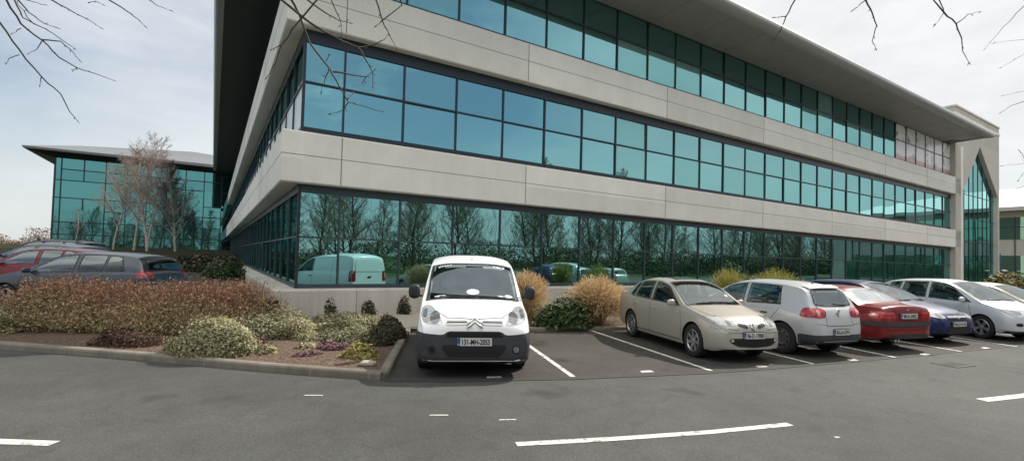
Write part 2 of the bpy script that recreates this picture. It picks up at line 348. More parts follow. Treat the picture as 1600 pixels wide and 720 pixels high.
for a,b in zip(Q,Q[1:]): g.quad(a[0],a[1],b[1],b[0])
struct(g.build('side_path',BAYA,smooth=True))
# painted markings (worn), sheets 4 mm above the asphalt
def mark(pts,z,label=None):
    m=MB(); m.poly([(x,y,z) for x,y in pts]); return struct(m.build('road_marking',LINE))
def strip(a,b,w,z=.012):
    a=Vector((*a,0)); b=Vector((*b,0)); t=(b-a).normalized(); n=Vector((-t.y,t.x,0))*w/2
    mark([((a-n).x,(a-n).y),((b-n).x,(b-n).y),((b+n).x,(b+n).y),((a+n).x,(a+n).y)],z)
def pathstrip(pts,w,z):
    m=MB(); P=[Vector((*p,0)) for p in pts]; R_=[]
    for i,p in enumerate(P):
        t=(P[min(i+1,len(P)-1)]-P[max(i-1,0)]).normalized(); n=Vector((-t.y,t.x,0))*w/2; R_.append((p-n+Vector((0,0,z)),p+n+Vector((0,0,z))))
    for a,b in zip(R_,R_[1:]): m.quad(a[0],b[0],b[1],a[1])
    return struct(m.build('road_marking',LINE))
for a,b in (((-.02,11.6),(.97,7.27)),((2.02,12.2),(3.32,7.93)),((4.30,12.9),(5.48,8.70)),((6.55,13.9),(7.65,9.56)),((8.55,14.9),(9.80,10.46)),((10.7,16.2),(11.95,11.35)),((12.9,17.5),(14.2,12.6)),((15.2,18.8),(16.5,13.9))):
    strip(a,b,.085)
for x,y,an in ((2.21,7.74,14),(-.21,7.11,9),(4.37,8.36,17),(6.51,9.16,20),(8.59,9.98,22),(10.87,11.02,24)):
    c,s=math.cos(R(an)),math.sin(R(an))
    mark([(x+c*a-s*b,y+s*a+c*b) for a,b in ((-.11,-.05),(.11,-.05),(.11,.06),(-.02,.07),(-.11,.03))],.012)
pathstrip([(-9,4.55),(-6.5,4.38),(-4.02,4.32)],.115,.009)
pathstrip([(.09,4.585),(1.1,4.80),(2.1,5.05),(3.13,5.37)],.10,.009)
pathstrip([(6.43,6.57),(7.35,6.88),(8.6,7.4)],.14,.009)
for x,y,l,an in ((-2.4,5.98,.24,3),(-.76,5.36,.22,4),(0.0,5.27,.2,6),(7.45,5.9,.08,20),(3.4,5.0,.06,0)):
    c,s=math.cos(R(an)),math.sin(R(an)); h=.018
    mark([(x+c*a-s*b,y+s*a+c*b) for a,b in ((-l/2,-h),(l/2,-h*.6),(l/2*.9,h),(-l/2*.8,h*.7))],.009)
# tar joint where bays meet the road, and an iron drain cover
m=MB(); PB=[Vector((x,y,.0115)) for x,y in BE[:9]]
for a,b in zip(PB,PB[1:]):
    t=(b-a).normalized(); n=Vector((-t.y,t.x,0))*.022; m.quad(a-n,b-n,b+n,a+n)
struct(m.build('road_joint',simple('tar joint',(.05,.049,.047),.8)))
dc=empty('drain_cover',(8.27,9.0,.006),R(22),'worn iron drain cover set in the road in front of the red and blue cars','drain cover')

m=MB(); m.box(-.30,.30,-.21,-.17,0,.006); m.box(-.30,.30,.17,.21,0,.006); m.box(-.30,-.26,-.17,.17,0,.006); m.box(.26,.30,-.17,.17,0,.006); m.build('frame',simple('cast iron frame',(.05,.046,.04),.8,.3),dc)
m=MB(); m.box(-.26,.26,-.17,.17,0,.004)
for k in range(6): m.box(-.22+.08*k,-.19+.08*k,-.13,.13,.004,.008)
m.build('grate',simple('rusted iron',(.045,.042,.038),.7,.4,var=.3,scale=20),dc)
# ------------------------------------------------------------------ the office building
# local frame: x along the front (to the right), y back from the glass plane, z up; origin at the glass corner
ANG=math.atan2(.528708,.848804)
office=empty('office_building',(G0.x,G0.y,0),ANG,'long three storey office block with pale concrete bands, teal glazing and overhanging dark roof','office building')
random.seed(11)
SP=1.7514; FL=49.39; SL=60.0
STOREYS=[(.896,2.20,3.42),(5.18,6.44,7.55),(9.41,10.75,11.885)]
def xs_front(): return [0,1.055]+[1.055+SP*k for k in range(1,28)]+[FL]
def xs_side(): return [SP*k for k in range(0,35)]+[SL]
def pane(m,a,b,z0,z1,side,tilt=True):
    """one sheet of glass; each is set a hair out of true like real glazing"""
    e=[random.gauss(0,.005) if tilt else 0 for _ in range(4)]
    if side=='f': pts=[(a,e[0],z0),(b,e[1],z0),(b,e[1]+e[2],z1),(a,e[0]+e[2],z1)]
    else: pts=[(e[0],b,z0),(e[1],a,z0),(e[1]+e[2],a,z1),(e[0]+e[2],b,z1)]
    m.quad(*pts)
def lattice(m,A,zs,side,w=.023,h=.024,d0=-.05,d1=.03):
    """frame of one bay, all in one piece: two openings between sill and head"""
    a,b=A; z0,zt,z1=zs; hh=.010
    X=[a,a+w,b-w,b]; Z=[z0-.15,z0+.02,zt-h,zt+h,z1-.01,z1+(.32 if z1<11 else .0)+.01]
    def P(i,j,d): return (X[i],d,Z[j]) if side=='f' else (d,X[i],Z[j])
    idx={}
    def V(i,j,k):
        if (i,j,k) not in idx: idx[(i,j,k)]=m.vert(P(i,j,d0 if k==0 else d1))
        return idx[(i,j,k)]
    hole=lambda i,j: i==1 and j in (1,3)
    for i in range(3):
        for j in range(5):
            if hole(i,j): 
                c=[(i,j),(i+1,j),(i+1,j+1),(i,j+1)]
                for u,v_ in zip(c,c[1:]+c[:1]): m.face((V(*u,0),V(*v_,0),V(*v_,1),V(*u,1)))
            else: m.face((V(i,j,0),V(i+1,j,0),V(i+1,j+1,0),V(i,j+1,0)))
    for j in range(5):
        for i in (0,3): m.face((V(i,j,0),V(i,j+1,0),V(i,j+1,1),V(i,j,1)))
    for i in range(3):
        for j in (0,5): m.face((V(i,j,0),V(i+1,j,0),V(i+1,j,1),V(i,j,1)))
for si,(z0,zt,z1) in enumerate(STOREYS):
    X=xs_front(); FM=FRAMEG if si==0 else FRAME
    for k in range(len(X)-1):
        m=MB(); pane(m,X[k],X[k+1],z0,zt,'f'); pane(m,X[k],X[k+1],zt,z1,'f'); bl=random.random()
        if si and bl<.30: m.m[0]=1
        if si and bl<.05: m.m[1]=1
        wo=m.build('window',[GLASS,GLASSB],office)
        m=MB(); lattice(m,(X[k],X[k+1]),(z0,zt,z1),'f'); m.build('frame',FM,wo)
    Y=xs_side(); rest=MB(); rf=MB()
    for k in range(len(Y)-1):
        m=MB() if k<4 else rest
        pane(m,Y[k],Y[k+1],z0,zt,'s'); pane(m,Y[k],Y[k+1],zt,z1,'s')
        if k<4:
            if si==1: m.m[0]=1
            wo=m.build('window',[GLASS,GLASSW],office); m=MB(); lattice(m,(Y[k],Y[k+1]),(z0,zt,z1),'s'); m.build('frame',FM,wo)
        else:
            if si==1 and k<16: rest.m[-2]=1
            lattice(rf,(Y[k],Y[k+1]),(z0,zt,z1),'s')
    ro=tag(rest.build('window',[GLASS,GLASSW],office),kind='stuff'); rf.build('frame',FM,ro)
    fr=MB(); fr.box(-.052,.02,-.052,.02,z0-.15,z1+(.33 if si<2 else .01)); fr.build('corner_post',FRAME,office)
# concrete bands: L-shaped in plan with small arris
def band(name,z0,z1,off,mat,back=.6):
    m=MB(); a=.03
    def ring(o,z): q=o+(.18 if o>0 else 0); return [(FL-.002,-o,z),(-q,-o,z),(-q,SL,z)]
    prof=[(-.3,z0+.02),(off-a,z0),(off,z0+a),(off,z1-a),(off-a,z1),(-.3,z1+.03)]
    rows=[ring(o,z) for o,z in prof]
    for r0,r1 in zip(rows,rows[1:]):
        for k in range(2): m.quad(r0[k],r0[k+1],r1[k+1],r1[k])
    # end closure
    m.poly([r[0] for r in rows]); m.poly([r[2] for r in rows])
    return m.build(name,mat,office)
band('concrete_band',3.62,5.00,.35,CONC)
band('concrete_band',7.87,9.24,.35,CONC)
band('plinth',-.1,.79,.42,PLINTH)
j=MB()
for z0,z1,o in ((3.66,4.97,.353),(7.91,9.21,.353)):
    zm=(z0+z1)/2+.05
    j.box(-o-.181,FL-.01,-o,-o+.02,zm-.009,zm+.009); j.box(-o-.18,-o-.16,-o+.03,SL,zm-.009,zm+.009)
    for s in (.98,7.09,14.17,21.35,28.35,35.4,42.4):
        j.box(s-.013,s+.013,-o-.001,-o+.02,z0,z1)
    for t in (6,13,20,27,34,41,48): j.box(-o-.181,-o-.16,t-.013,t+.013,z0,z1)
for s in (1.5,7.1,14.2,21.3,28.3,35.4,42.4): j.box(s-.01,s+.01,-.4235,-.40,.0,.76)
j.build('joint',JOINT,office)
# end pier
m=MB(); m.box(FL,FL+.56,-.36,.5,-.1,11.9); m.build('pier',CONC,office)
# roof: soffit, rounded eave, seamed top
m=MB(); O=2.62; RE=48.5; LB=58.0
def ring(o,z): 
    ol=o*(2.30/2.62)
    return [(RE+ (o-2.62)*.9,-o,z),(-ol,-o,z),(-ol,LB,z)]
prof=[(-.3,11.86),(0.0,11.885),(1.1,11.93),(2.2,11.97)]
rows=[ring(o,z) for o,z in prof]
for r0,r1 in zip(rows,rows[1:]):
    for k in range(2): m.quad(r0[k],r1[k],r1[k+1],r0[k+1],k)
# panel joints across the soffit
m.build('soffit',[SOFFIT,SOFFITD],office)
m=MB()
for k in range(20): m.box(1.2+2.4*k,1.2+2.4*k+.015,-2.2,-.05,11.868,11.875,0) if False else m.quad((1.2+2.45*k,-.02,11.881),(1.2+2.45*k+.02,-.02,11.881),(1.2+2.45*k+.02,-2.19,11.966),(1.2+2.45*k,-2.19,11.966))
m.build('joint',SOFFITD,office)
m=MB(); prof=[(2.2,11.97)]+[(2.36+.26*math.sin(a*math.pi/8),12.19-.22*math.cos(a*math.pi/8)) for a in range(0,9)]+[(2.2,12.43)]
rows=[ring(o,z) for o,z in prof]
for r0,r1 in zip(rows,rows[1:]):
    for k in range(2): m.quad(r0[k],r1[k],r1[k+1],r0[k+1])
# right hand end of the eave
for (o0,z0),(o1,z1) in zip(prof,prof[1:]):
    pass
endp=[ring(o,z)[0] for o,z in prof]
m.poly(endp+[(RE-2.4,-.2,12.6),(RE-2.4,-.2,11.9)])
m.poly([(RE-.4,-2.2,11.97),(RE-.4,8,11.97),(RE-.4,8,12.43),(RE-.4,-2.2,12.43)])
m.build('eave',FASCIA,office,smooth=True)
m=MB(); rows=[[(RE-.5,-2.2,12.43),(-1.93,-2.2,12.43),(-1.93,LB,12.43)],[(RE-.5,9,13.6),(9.3,9,13.6),(9.3,LB,13.6)]]
for k in range(2): m.quad(rows[0][k],rows[1][k],rows[1][k+1],rows[0][k+1])
for k in range(40): 
    x=-.5+1.2*k
    m.box(x-.02,x+.02,-2.2,8.9,0,.04,M=Matrix.Translation((0,0,0))@Matrix.Rotation(0,4,'X')) if False else None
m.build('roof',ROOFM,office)
# solid core, so the block casts its shadow and closes from behind
m=MB(); m.box(.35,FL,.35,.5,0,11.84); m.box(.35,.5,.5,SL,0,11.84); m.box(FL+.1,FL+.4,.5,15,0,11.84); m.box(.5,FL,14.5,15,0,11.84); m.build('inner_wall',BLACK,office)
# printed film stuck on the last seven panes of the top storey
m=MB(); x0=xs_front()[-8]
pm,nt,b=nodemat('printed window film')
tc=N(nt,'ShaderNodeTexCoord'); sx=N(nt,'ShaderNodeSeparateXYZ'); nt.links.new(tc.outputs['Object'],sx.inputs[0])
rz=ramp(nt,[(.0,(.56,.20,.17)),(.16,(.60,.30,.27)),(.24,(.92,.86,.84)),(1,(.94,.94,.92))]); mr=N(nt,'ShaderNodeMapRange'); mr.inputs['From Min'].default_value=9.41; mr.inputs['From Max'].default_value=11.88
nt.links.new(sx.outputs['Z'],mr.inputs['Value']); 
nz=N(nt,'ShaderNodeTexNoise',Scale=1.3,Detail=3.0,Roughness=.6); nt.links.new(tc.outputs['Object'],nz.inputs['Vector'])
ad=N(nt,'ShaderNodeMath',operation='MULTIPLY_ADD'); nt.links.new(nz.outputs['Fac'],ad.inputs[0]); ad.inputs[1].default_value=.12; nt.links.new(mr.outputs[0],ad.inputs[2]); nt.links.new(ad.outputs[0],rz.inputs['Fac'])
mp=N(nt,'ShaderNodeMapping'); mp.inputs['Scale'].default_value=(.9,1,.75); mp.inputs['Location'].default_value=(3.1,0,1.7); nt.links.new(tc.outputs['Object'],mp.inputs['Vector'])
n2=N(nt,'ShaderNodeTexNoise',Scale=1.25,Detail=4.0,Roughness=.6); nt.links.new(mp.outputs[0],n2.inputs['Vector']); r2=ramp(nt,[(.54,(0,0,0)),(.64,(1,1,1))]); nt.links.new(n2.outputs['Fac'],r2.inputs['Fac'])
n3=N(nt,'ShaderNodeTexNoise',Scale=2.2,Detail=1.0); nt.links.new(tc.outputs['Object'],n3.inputs['Vector']); r3=ramp(nt,[(.4,(.16,.16,.20)),(.5,(.34,.30,.33)),(.62,(.42,.13,.13))]); nt.links.new(n3.outputs['Fac'],r3.inputs['Fac'])
mx=N(nt,'ShaderNodeMix',data_type='RGBA'); nt.links.new(r2.outputs[0],mx.inputs['Factor']); nt.links.new(rz.outputs[0],mx.inputs['A']); nt.links.new(r3.outputs[0],mx.inputs['B']); nt.links.new(mx.outputs['Result'],b.inputs['Base Color']); b.inputs['Roughness'].default_value=.25
for k in range(7):
    a=x0+k*SP; m.quad((a+.04,-.012,9.44),(min(a+SP,FL)-.04,-.012,9.44),(min(a+SP,FL)-.04,-.012,11.87),(a+.04,-.012,11.87))
po=m.build('window_poster',pm); po.location=office.location; po.rotation_euler=office.rotation_euler
tag(po,'faded white and pink printed poster film covering the last seven panes of the top storey','poster')

# ------------------------------------------------------------------ entrance tower at the far right end
tower=empty('entrance_tower',tuple(fac(48.2,.35)),ANG,'tall concrete entrance tower with a pointed glazed front, right of the office block','tower')
W=11.2; H=15.0
TCONC=concrete('tower concrete',(.61,.56,.495),.15)
gl=[(1.75,0),(1.75,8.25),(5.9,12.5),(10.75,8.6),(10.75,0)]
m=MB()
# front wall with the pointed opening
m.poly([(0,0,0),(1.75,0,0),(1.75,0,8.25),(5.9,0,12.5),(5.9,0,H),(0,0,H)]); m.poly([(W,0,0),(W,0,H),(5.9,0,H),(5.9,0,12.5),(10.75,0,8.6),(10.75,0,0)])
m.quad((0,6,0),(0,0,0),(0,0,H),(0,6,H)); m.quad((W,0,0),(W,6,0),(W,6,H),(W,0,H)); m.quad((W,6,0),(0,6,0),(0,6,H),(W,6,H)); m.quad((0,0,H),(W,0,H),(W,6,H),(0,6,H))
for a,b_ in zip(gl,gl[1:]): m.quad((a[0],0,a[1]),(b_[0],0,b_[1]),(b_[0],.35,b_[1]),(a[0],.35,a[1]))
m.build('wall',TCONC,tower)
m=MB(); m.box(-.05,W+.05,-.05,.05,H-.75,H-.52); m.box(-.06,W+.06,-.07,6,H-.02,H+.10); m.box(-.05,.05,.05,6,H-.75,H-.52); m.build('cornice',CONC,tower)
m=MB(); cols=[1.75,3.0,4.2,5.3,6.5,7.7,8.9,10.0,10.75]
def topz(x): return 8.25+(x-1.75)/(5.9-1.75)*4.25 if x<5.9 else 8.6+(10.75-x)/(10.75-5.9)*3.9
hs=[.05,2.6,4.2,6.2,8.2]
for a,b_ in zip(cols,cols[1:]):
    for z0,z1 in zip(hs,hs[1:]): e=random.gauss(0,.003); m.quad((a,.3,z0),(b_,.3,z0),(b_,.3+e,z1),(a,.3+e,z1))
    if a<5.9<b_: m.poly([(a,.3,8.2),(b_,.3,8.2),(b_,.3,topz(b_)),(5.9,.3,12.5),(a,.3,topz(a))])
    else: m.poly([(a,.3,8.2),(b_,.3,8.2),(b_,.3,topz(b_)),(a,.3,topz(a))])
m.build('glazing',GLASS,tower)
m=MB()
for x in cols[1:-1]: m.box(x-.028,x+.028,.265,.297,0,topz(x))
for z in hs[1:]: m.box(1.75,10.75,.275,.299,z-.03,z+.03)
m.box(1.75,10.75,.18,.29,2.62,4.15) if False else None
m.build('mullion',FRAME,tower)
m=MB(); m.box(11.22,11.34,-.08,.1,2.4,3.4); m.build('sign_panel',simple('blue sign panel',(.05,.16,.22),.4),tower)

# ------------------------------------------------------------------ white roofed wing further right
DV=Vector((-.528708,.848804,0))
wing=empty('white_roofed_building',(58.0,57.5,0),ANG,'low two storey building with a broad white roof beyond the entrance tower','office building')
# local: facade plane x=0 facing -x, y runs away from the road
m=MB(); m.box(0.02,14,-26,22,0,8.9); m.build('wall',TCONC,wing)
m=MB()
for k in range(16):
    y=-24+2.8*k
    m.quad((-.03,y+2.7,5.6),(-.03,y,5.6),(-.03,y,8.2),(-.03,y+2.7,8.2)); m.quad((-.03,y+2.7,.3),(-.03,y,.3),(-.03,y,3.7),(-.03,y+2.7,3.7))
m.build('window',glassmat('pale green glazing',(.40,.70,.58),(.10,.17,.14),.6,.01,.04,.4),wing)
m=MB(); 
for k in range(17): m.box(-.10,.0,-24.08+2.8*k,-24.0+2.8*k,.3,8.2)
m.box(-.09,.01,-26,22,7.0,7.06); m.build('mullion',FRAME,wing)
WROOF=simple('white roof membrane',(.80,.81,.80),.6)
m=MB(); m.poly([(-1.6,-27.5,9.3),(-1.6,23,9.3),(9,10,12.6),(9,-14,12.6)]); m.poly([(-1.6,-27.5,9.3),(9,-14,12.6),(20,-27.5,9.3)]); m.poly([(20,-27.5,9.3),(9,-14,12.6),(9,10,12.6),(20,23,9.3)]); m.poly([(-1.6,23,9.3),(20,23,9.3),(9,10,12.6)])
m.build('roof',WROOF,wing)
m=MB(); m.box(-1.6,20,-27.5,23,8.86,9.29); m.build('eave',simple('pale grey fascia',(.50,.49,.46),.5),wing)

# ------------------------------------------------------------------ glazed block on the left
A=Vector((-51.75,53.9,0)); B=Vector((-34.0,65.0,0)); D2=(B-A).normalized(); L2=(B-A).length
fb=empty('glazed_office_block',(A.x,A.y,0),math.atan2(D2.y,D2.x),'distant teal glazed office block with a thin winged grey roof, left behind the birches','office building')
rows=[.5,3.2,4.6,6.0,7.35,9.35,10.6,11.85]
random.seed(3)
cols=[0,.55]+[.55+1.95*k for k in range(1,11)]+[L2]
lines=MB(); frames=MB()
for i,(a,b_) in enumerate(zip(cols,cols[1:])):
    m=MB()
    for z0,z1 in zip(rows,rows[1:]):
        e=random.gauss(0,.004); m.quad((a,0,z0),(b_,0,z0),(b_,e,z1),(a,e,z1))
    m.build('window',GLASSF,fb)
for i,x in enumerate(cols[1:-1]):
    for z0,z1 in zip(rows,rows[1:]):
        if random.random()<.8 or z0>9: frames.box(x-.05,x+.05,-.08,.02,z0,z1)
for z in rows[1:-1]:
    for a,b_ in zip(cols,cols[1:]):
        if random.random()<.85: frames.box(a,b_,-.07,.02,z-.05,z+.05)
frames.box(-.07,.07,-.1,.05,.5,11.85); frames.build('mullion',FRAME,fb)
m=MB(); m.box(-.05,L2,-.03,.1,-.5,.5); m.box(0.02,L2,.12,14,-.5,11.8); m.build('wall',BLACK,fb)
m=MB()
for k in range(7): m.quad((-.02,2*k+2,.5),(-.02,2*k,.5),(-.02,2*k,11.8),(-.02,2*k+2,11.8))
m.build('window',GLASSF,fb)
# roof plate with a drooping pointed wing on the left
TX,TY=-2.2,-2.0
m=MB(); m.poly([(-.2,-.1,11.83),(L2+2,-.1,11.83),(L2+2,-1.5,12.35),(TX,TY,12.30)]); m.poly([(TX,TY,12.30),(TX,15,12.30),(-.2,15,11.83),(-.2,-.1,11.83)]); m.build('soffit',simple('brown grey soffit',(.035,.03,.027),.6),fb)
m=MB(); m.poly([(TX,TY,12.28),(L2+2,-1.5,12.33),(L2+2,-1.6,12.75),(TX-.1,TY-.1,12.50)]); m.poly([(TX,15,12.28),(TX,TY,12.28),(TX-.1,TY-.1,12.50),(TX-.1,15,12.50)]); m.build('eave',FASCIA,fb)
m=MB(); m.poly([(TX-.1,TY-.1,12.50),(L2+2,-1.6,12.75),(L2+2,7,15.0),(12.5,6,15.3),(1.5,2.0,13.75)]); m.poly([(TX-.1,TY-.1,12.50),(1.5,2.0,13.75),(12.5,6,15.3),(8,15,13.0),(TX-.1,15,12.50)])
for k in range(14):
    x=2+1.4*k; t0=Vector((x,-2.6,12.55)); 
m.build('roof',ROOFM,fb)
m=MB()
for k in range(15):
    x=1.0+1.35*k; z=12.85-(x+3.6)/(L2+5.6)*.35
    m.box(x-.03,x+.03,-2.5,4.6,0,.06,M=Matrix.Translation((0,0,z-.02+.55))@Matrix.Rotation(R(13.2),4,'X')) if False else None
# ------------------------------------------------------------------ vehicles
def pchip(pts):
    xs=[p[0] for p in pts]; ys=[p[1] for p in pts]; n=len(xs)
    if xs[0]>xs[-1]: xs=xs[::-1]; ys=ys[::-1]
    h=[xs[i+1]-xs[i] for i in range(n-1)]; dl=[(ys[i+1]-ys[i])/h[i] for i in range(n-1)]
    d=[0]*n; d[0]=dl[0]; d[-1]=dl[-1]
    for i in range(1,n-1):
        if dl[i-1]*dl[i]>0:
            w1=2*h[i]+h[i-1]; w2=h[i]+2*h[i-1]; d[i]=(w1+w2)/(w1/dl[i-1]+w2/dl[i])
    def f(x):
        x=max(xs[0],min(xs[-1],x)); i=0
        while i<n-2 and x>xs[i+1]: i+=1
        t=(x-xs[i])/h[i]
        return (2*t**3-3*t*t+1)*ys[i]+(t**3-2*t*t+t)*h[i]*d[i]+(-2*t**3+3*t*t)*ys[i+1]+(t**3-t*t)*h[i]*d[i+1]
    return f
class Car:
    def __init__(s,sp):
        s.sp=sp; s.top=pchip(sp['top']); s.belt=pchip(sp['belt']); s.bot=pchip(sp['bot']); s.w=pchip(sp['w']); s.cr=sp.get('crown',.055); s.tum=sp.get('tum',.42)
        s.p=sp.get('p',2.6); s.x0=max(sp['top'][0][0],sp['top'][-1][0]); s.xr=min(sp['top'][0][0],sp['top'][-1][0])
    def edge(s,x):
        w=s.w(x); H=s.top(x); B=min(s.belt(x),H-s.cr); ze=max(B+.004,H-s.cr); ws=.95*w; ye=ws-s.tum*(ze-B); return ye,ze,B,ws,H
    def section(s,x):
        w=s.w(x); b=s.bot(x); ye,ze,B,ws,H=s.edge(x); b=min(b,B-.08); h=B-b
        P=[(0,b),(.45*w,b),(.84*w,b),(.945*w,b+.04*h),(.978*w,b+.12*h),(.992*w,b+.28*h),(1.0*w,b+.46*h),(1.0*w,b+.62*h),(.993*w,b+.78*h),(.978*w,b+.91*h),(.965*w,b+.97*h),(ws,B)]
        g=ze-B
        for t in (.1,.2,.32,.44,.56,.68,.8,.9): P.append((ws+(ye-ws)*t+.018*math.sin(math.pi*t)*min(1,g*3),B+g*t))
        P.append((ye,ze))
        for u in (.035,.08,.14,.21,.29,.38,.48,.6,.73,.86,1.0): P.append((ye*(1-u),ze+(H-ze)*(1-(1-u)**s.p)))
        return P
    def bodymesh(s):
        L=s.x0-s.xr; xs=[]
        n=84
        for i in range(n+1):
            t=i/n; t=t-.085*math.sin(2*math.pi*t)/ (2*math.pi)*5.2 ; xs.append(s.xr+L*t)
        m=MB(); rings=[]
        for x in xs:
            P=s.section(x); ring=[(x,y,z) for y,z in P]+[(x,-y,z) for y,z in P[-2:0:-1]]
            rings.append([m.vert(p) for p in ring])
        K=len(rings[0]); half=len(s.section(0))
        for a,b in zip(rings,rings[1:]):
            for k in range(K):
                k2=(k+1)%K; under=(k<3 or k>=K-3)
                m.face((a[k],a[k2],b[k2],b[k]),1 if under else 0)
        m.face(rings[0][::-1]); m.face(rings[-1])
        return m
def cdt_patch(outline,step,rounds=1):
    pts=[Vector(p) for p in outline]
    for _ in range(rounds):       # soften corners a little
        q=[]
        for i,p in enumerate(pts):
            a=pts[i-1]; b=pts[(i+1)%len(pts)]
            q+= [p+(a-p)*min(.22,.04/max(1e-6,(a-p).length)*1.0), p+(b-p)*min(.22,.04/max(1e-6,(b-p).length)*1.0)]
        pts=q
    dense=[]
    for i,p in enumerate(pts):
        b=pts[(i+1)%len(pts)]; k=max(1,int((b-p).length/step))
        for j in range(k): dense.append(p+(b-p)*j/k)
    n=len(dense); xs=[p.x for p in dense]; ys=[p.y for p in dense]; inner=[]
    x=min(xs)+step*.5
    while x<max(xs):
        y=min(ys)+step*.5
        while y<max(ys):
            c=False; j=n-1
            for i in range(n):
                a,b=dense[i],dense[j]
                if (a.y>y)!=(b.y>y) and x<(b.x-a.x)*(y-a.y)/(b.y-a.y)+a.x: c=not c
                j=i
            if c and min((dense[i]-Vector((x,y))).length for i in range(n))>step*.35: inner.append(Vector((x,y)))
            y+=step
        x+=step
    V,_,F,*_r=delaunay_2d_cdt(dense+inner,[(i,(i+1)%n) for i in range(n)],[],1,1e-5)
    return V,F
class Builder:
    def __init__(s,sp,name,loc,heading,label,cat,mat,group=None,scale=1.0):
        s.c=Car(sp); s.sp=sp; s.mat=mat; s.glass=[]
        rz=math.atan2(heading[1],heading[0]); s.root=empty(name,loc,rz,label,cat,group); s.root.scale=scale if hasattr(scale,'__len__') else (scale,)*3
        bm=s.c.bodymesh(); 
        tmp=MB(); tmp.v=bm.v; tmp.f=bm.f
        s.bvh=BVHTree.FromPolygons([Vector(v) for v in bm.v],bm.f)
        s.body=bm.build('body',[mat,UNDER],s.root,smooth=True)
        s.arches()
    def arches(s):
        sp=s.sp; cut=MB(); r=sp['wr']+.045
        for x in sp['axles']:
            for sg in (1,-1):
                w=s.c.w(x); M=Matrix.Translation((x,sg*(w-.10),sp['wr']-.0))
                cut.lathe([(0,-.17),(r,-.17),(r,.25),(0,.25)],40,1,M)
        co=cut.build('arch_cutter',[s.mat,UNDER]); bme=bmesh.new(); bme.from_mesh(co.data); bmesh.ops.remove_doubles(bme,verts=bme.verts,dist=1e-5); bmesh.ops.recalc_face_normals(bme,faces=bme.faces); bme.to_mesh(co.data); bme.free()
        bme=bmesh.new(); bme.from_mesh(s.body.data); bmesh.ops.recalc_face_normals(bme,faces=bme.faces); bme.to_mesh(s.body.data); bme.free()
        par=s.body.parent; s.body.parent=None
        md=s.body.modifiers.new('b','BOOLEAN'); md.object=co; md.operation='DIFFERENCE'; md.solver='EXACT'
        dg=bpy.context.evaluated_depsgraph_get(); me=bpy.data.meshes.new_from_object(s.body.evaluated_get(dg))
        s.body.modifiers.clear()
        if len(me.polygons)>500:
            old=s.body.data; s.body.data=me; bpy.data.meshes.remove(old)
            # sharp edges around the arches
            bme=bmesh.new(); bme.from_mesh(me)
            for e in bme.edges:
                if len(e.link_faces)==2 and e.calc_face_angle(0)>R(38): e.smooth=False
            for f in bme.faces:
                f.smooth=len(f.verts)<9
                if len(f.verts)>=9:
                    for e in f.edges: e.smooth=False
            bme.to_mesh(me); bme.free()
        s.body.parent=par; cm=co.data; bpy.data.objects.remove(co); bpy.data.meshes.remove(cm)
    def hit(s,axis,a,b,off):
        if axis=='L': o,d=Vector((a,3,b)),Vector((0,-1,0))
        elif axis=='R': o,d=Vector((a,-3,b)),Vector((0,1,0))
        elif axis=='F': o,d=Vector((6,a,b)),Vector((-1,0,0))
        elif axis=='B': o,d=Vector((-6,a,b)),Vector((1,0,0))
        else: o,d=Vector((a,b,5)),Vector((0,0,-1))
        p,n,i,_=s.bvh.ray_cast(o,d)
        if p is None: return None
        if n.dot(d)>0: n=-n
        return p+n*off
    def patch(s,name,axis,outline,mat,off=.004,step=.05,rounds=1,parent=None,border=0):
        V,F=cdt_patch(outline,step,rounds); m=MB(); idx={}
        ol=[Vector(p) for p in outline]
        def dedge(p): return min((p-(a+(b-a)*max(0,min(1,(p-a).dot(b-a)/max(1e-9,(b-a).length_squared))))).length for a,b in zip(ol,ol[1:]+ol[:1]))
        for i,p in enumerate(V):
            q=s.hit(axis,p.x,p.y,off)
            if q is not None: idx[i]=m.vert(q)
        for f in F:
            if all(k in idx for k in f):
                pts=[Vector(m.v[idx[k]]) for k in f]
                if max((pts[0]-pts[1]).length,(pts[1]-pts[2]).length,(pts[2]-pts[0]).length)<step*7: m.face([idx[k] for k in f],1 if border and dedge((V[f[0]]+V[f[1]]+V[f[2]])/3)<border else 0)
        if not m.f: return None
        # drop slivers that lost contact with the main piece at the silhouette
        par=list(range(len(m.v)))
        def fd(a):
            while par[a]!=a: par[a]=par[par[a]]; a=par[a]
            return a
        for f in m.f:
            for k in f[1:]: par[fd(k)]=fd(f[0])
        cnt={}
        for f in m.f: cnt[fd(f[0])]=cnt.get(fd(f[0]),0)+1
        best=max(cnt,key=cnt.get); keep=[(f,k) for f,k in zip(m.f,m.m) if fd(f[0])==best]
        used=sorted({i for f,_ in keep for i in f}); re_={o:i for i,o in enumerate(used)}
        m.v=[m.v[i] for i in used]; m.f=[tuple(re_[i] for i in f) for f,_ in keep]; m.m=[k for _,k in keep]
        if border:
            s.glass.append(BVHTree.FromPolygons([Vector(v) for v in m.v],[f for f,k in zip(m.f,m.m) if k==0]))
            return m.build(name,[mat,BLACK],parent or s.root,smooth=True)
        return m.build(name,mat,parent or s.root,smooth=True)
    def both(s,name,axis,outline,mat,**k):
        r=[]
        for sg in (1,-1):
            if axis in 'LR': r.append(s.patch(name,'L' if sg>0 else 'R',outline,mat,**k))
            elif axis=='T': r.append(s.patch(name,axis,[(a,b*sg) for a,b in outline],mat,**k))
            else: r.append(s.patch(name,axis,[(a*sg,b) for a,b in outline],mat,**k))
        return r
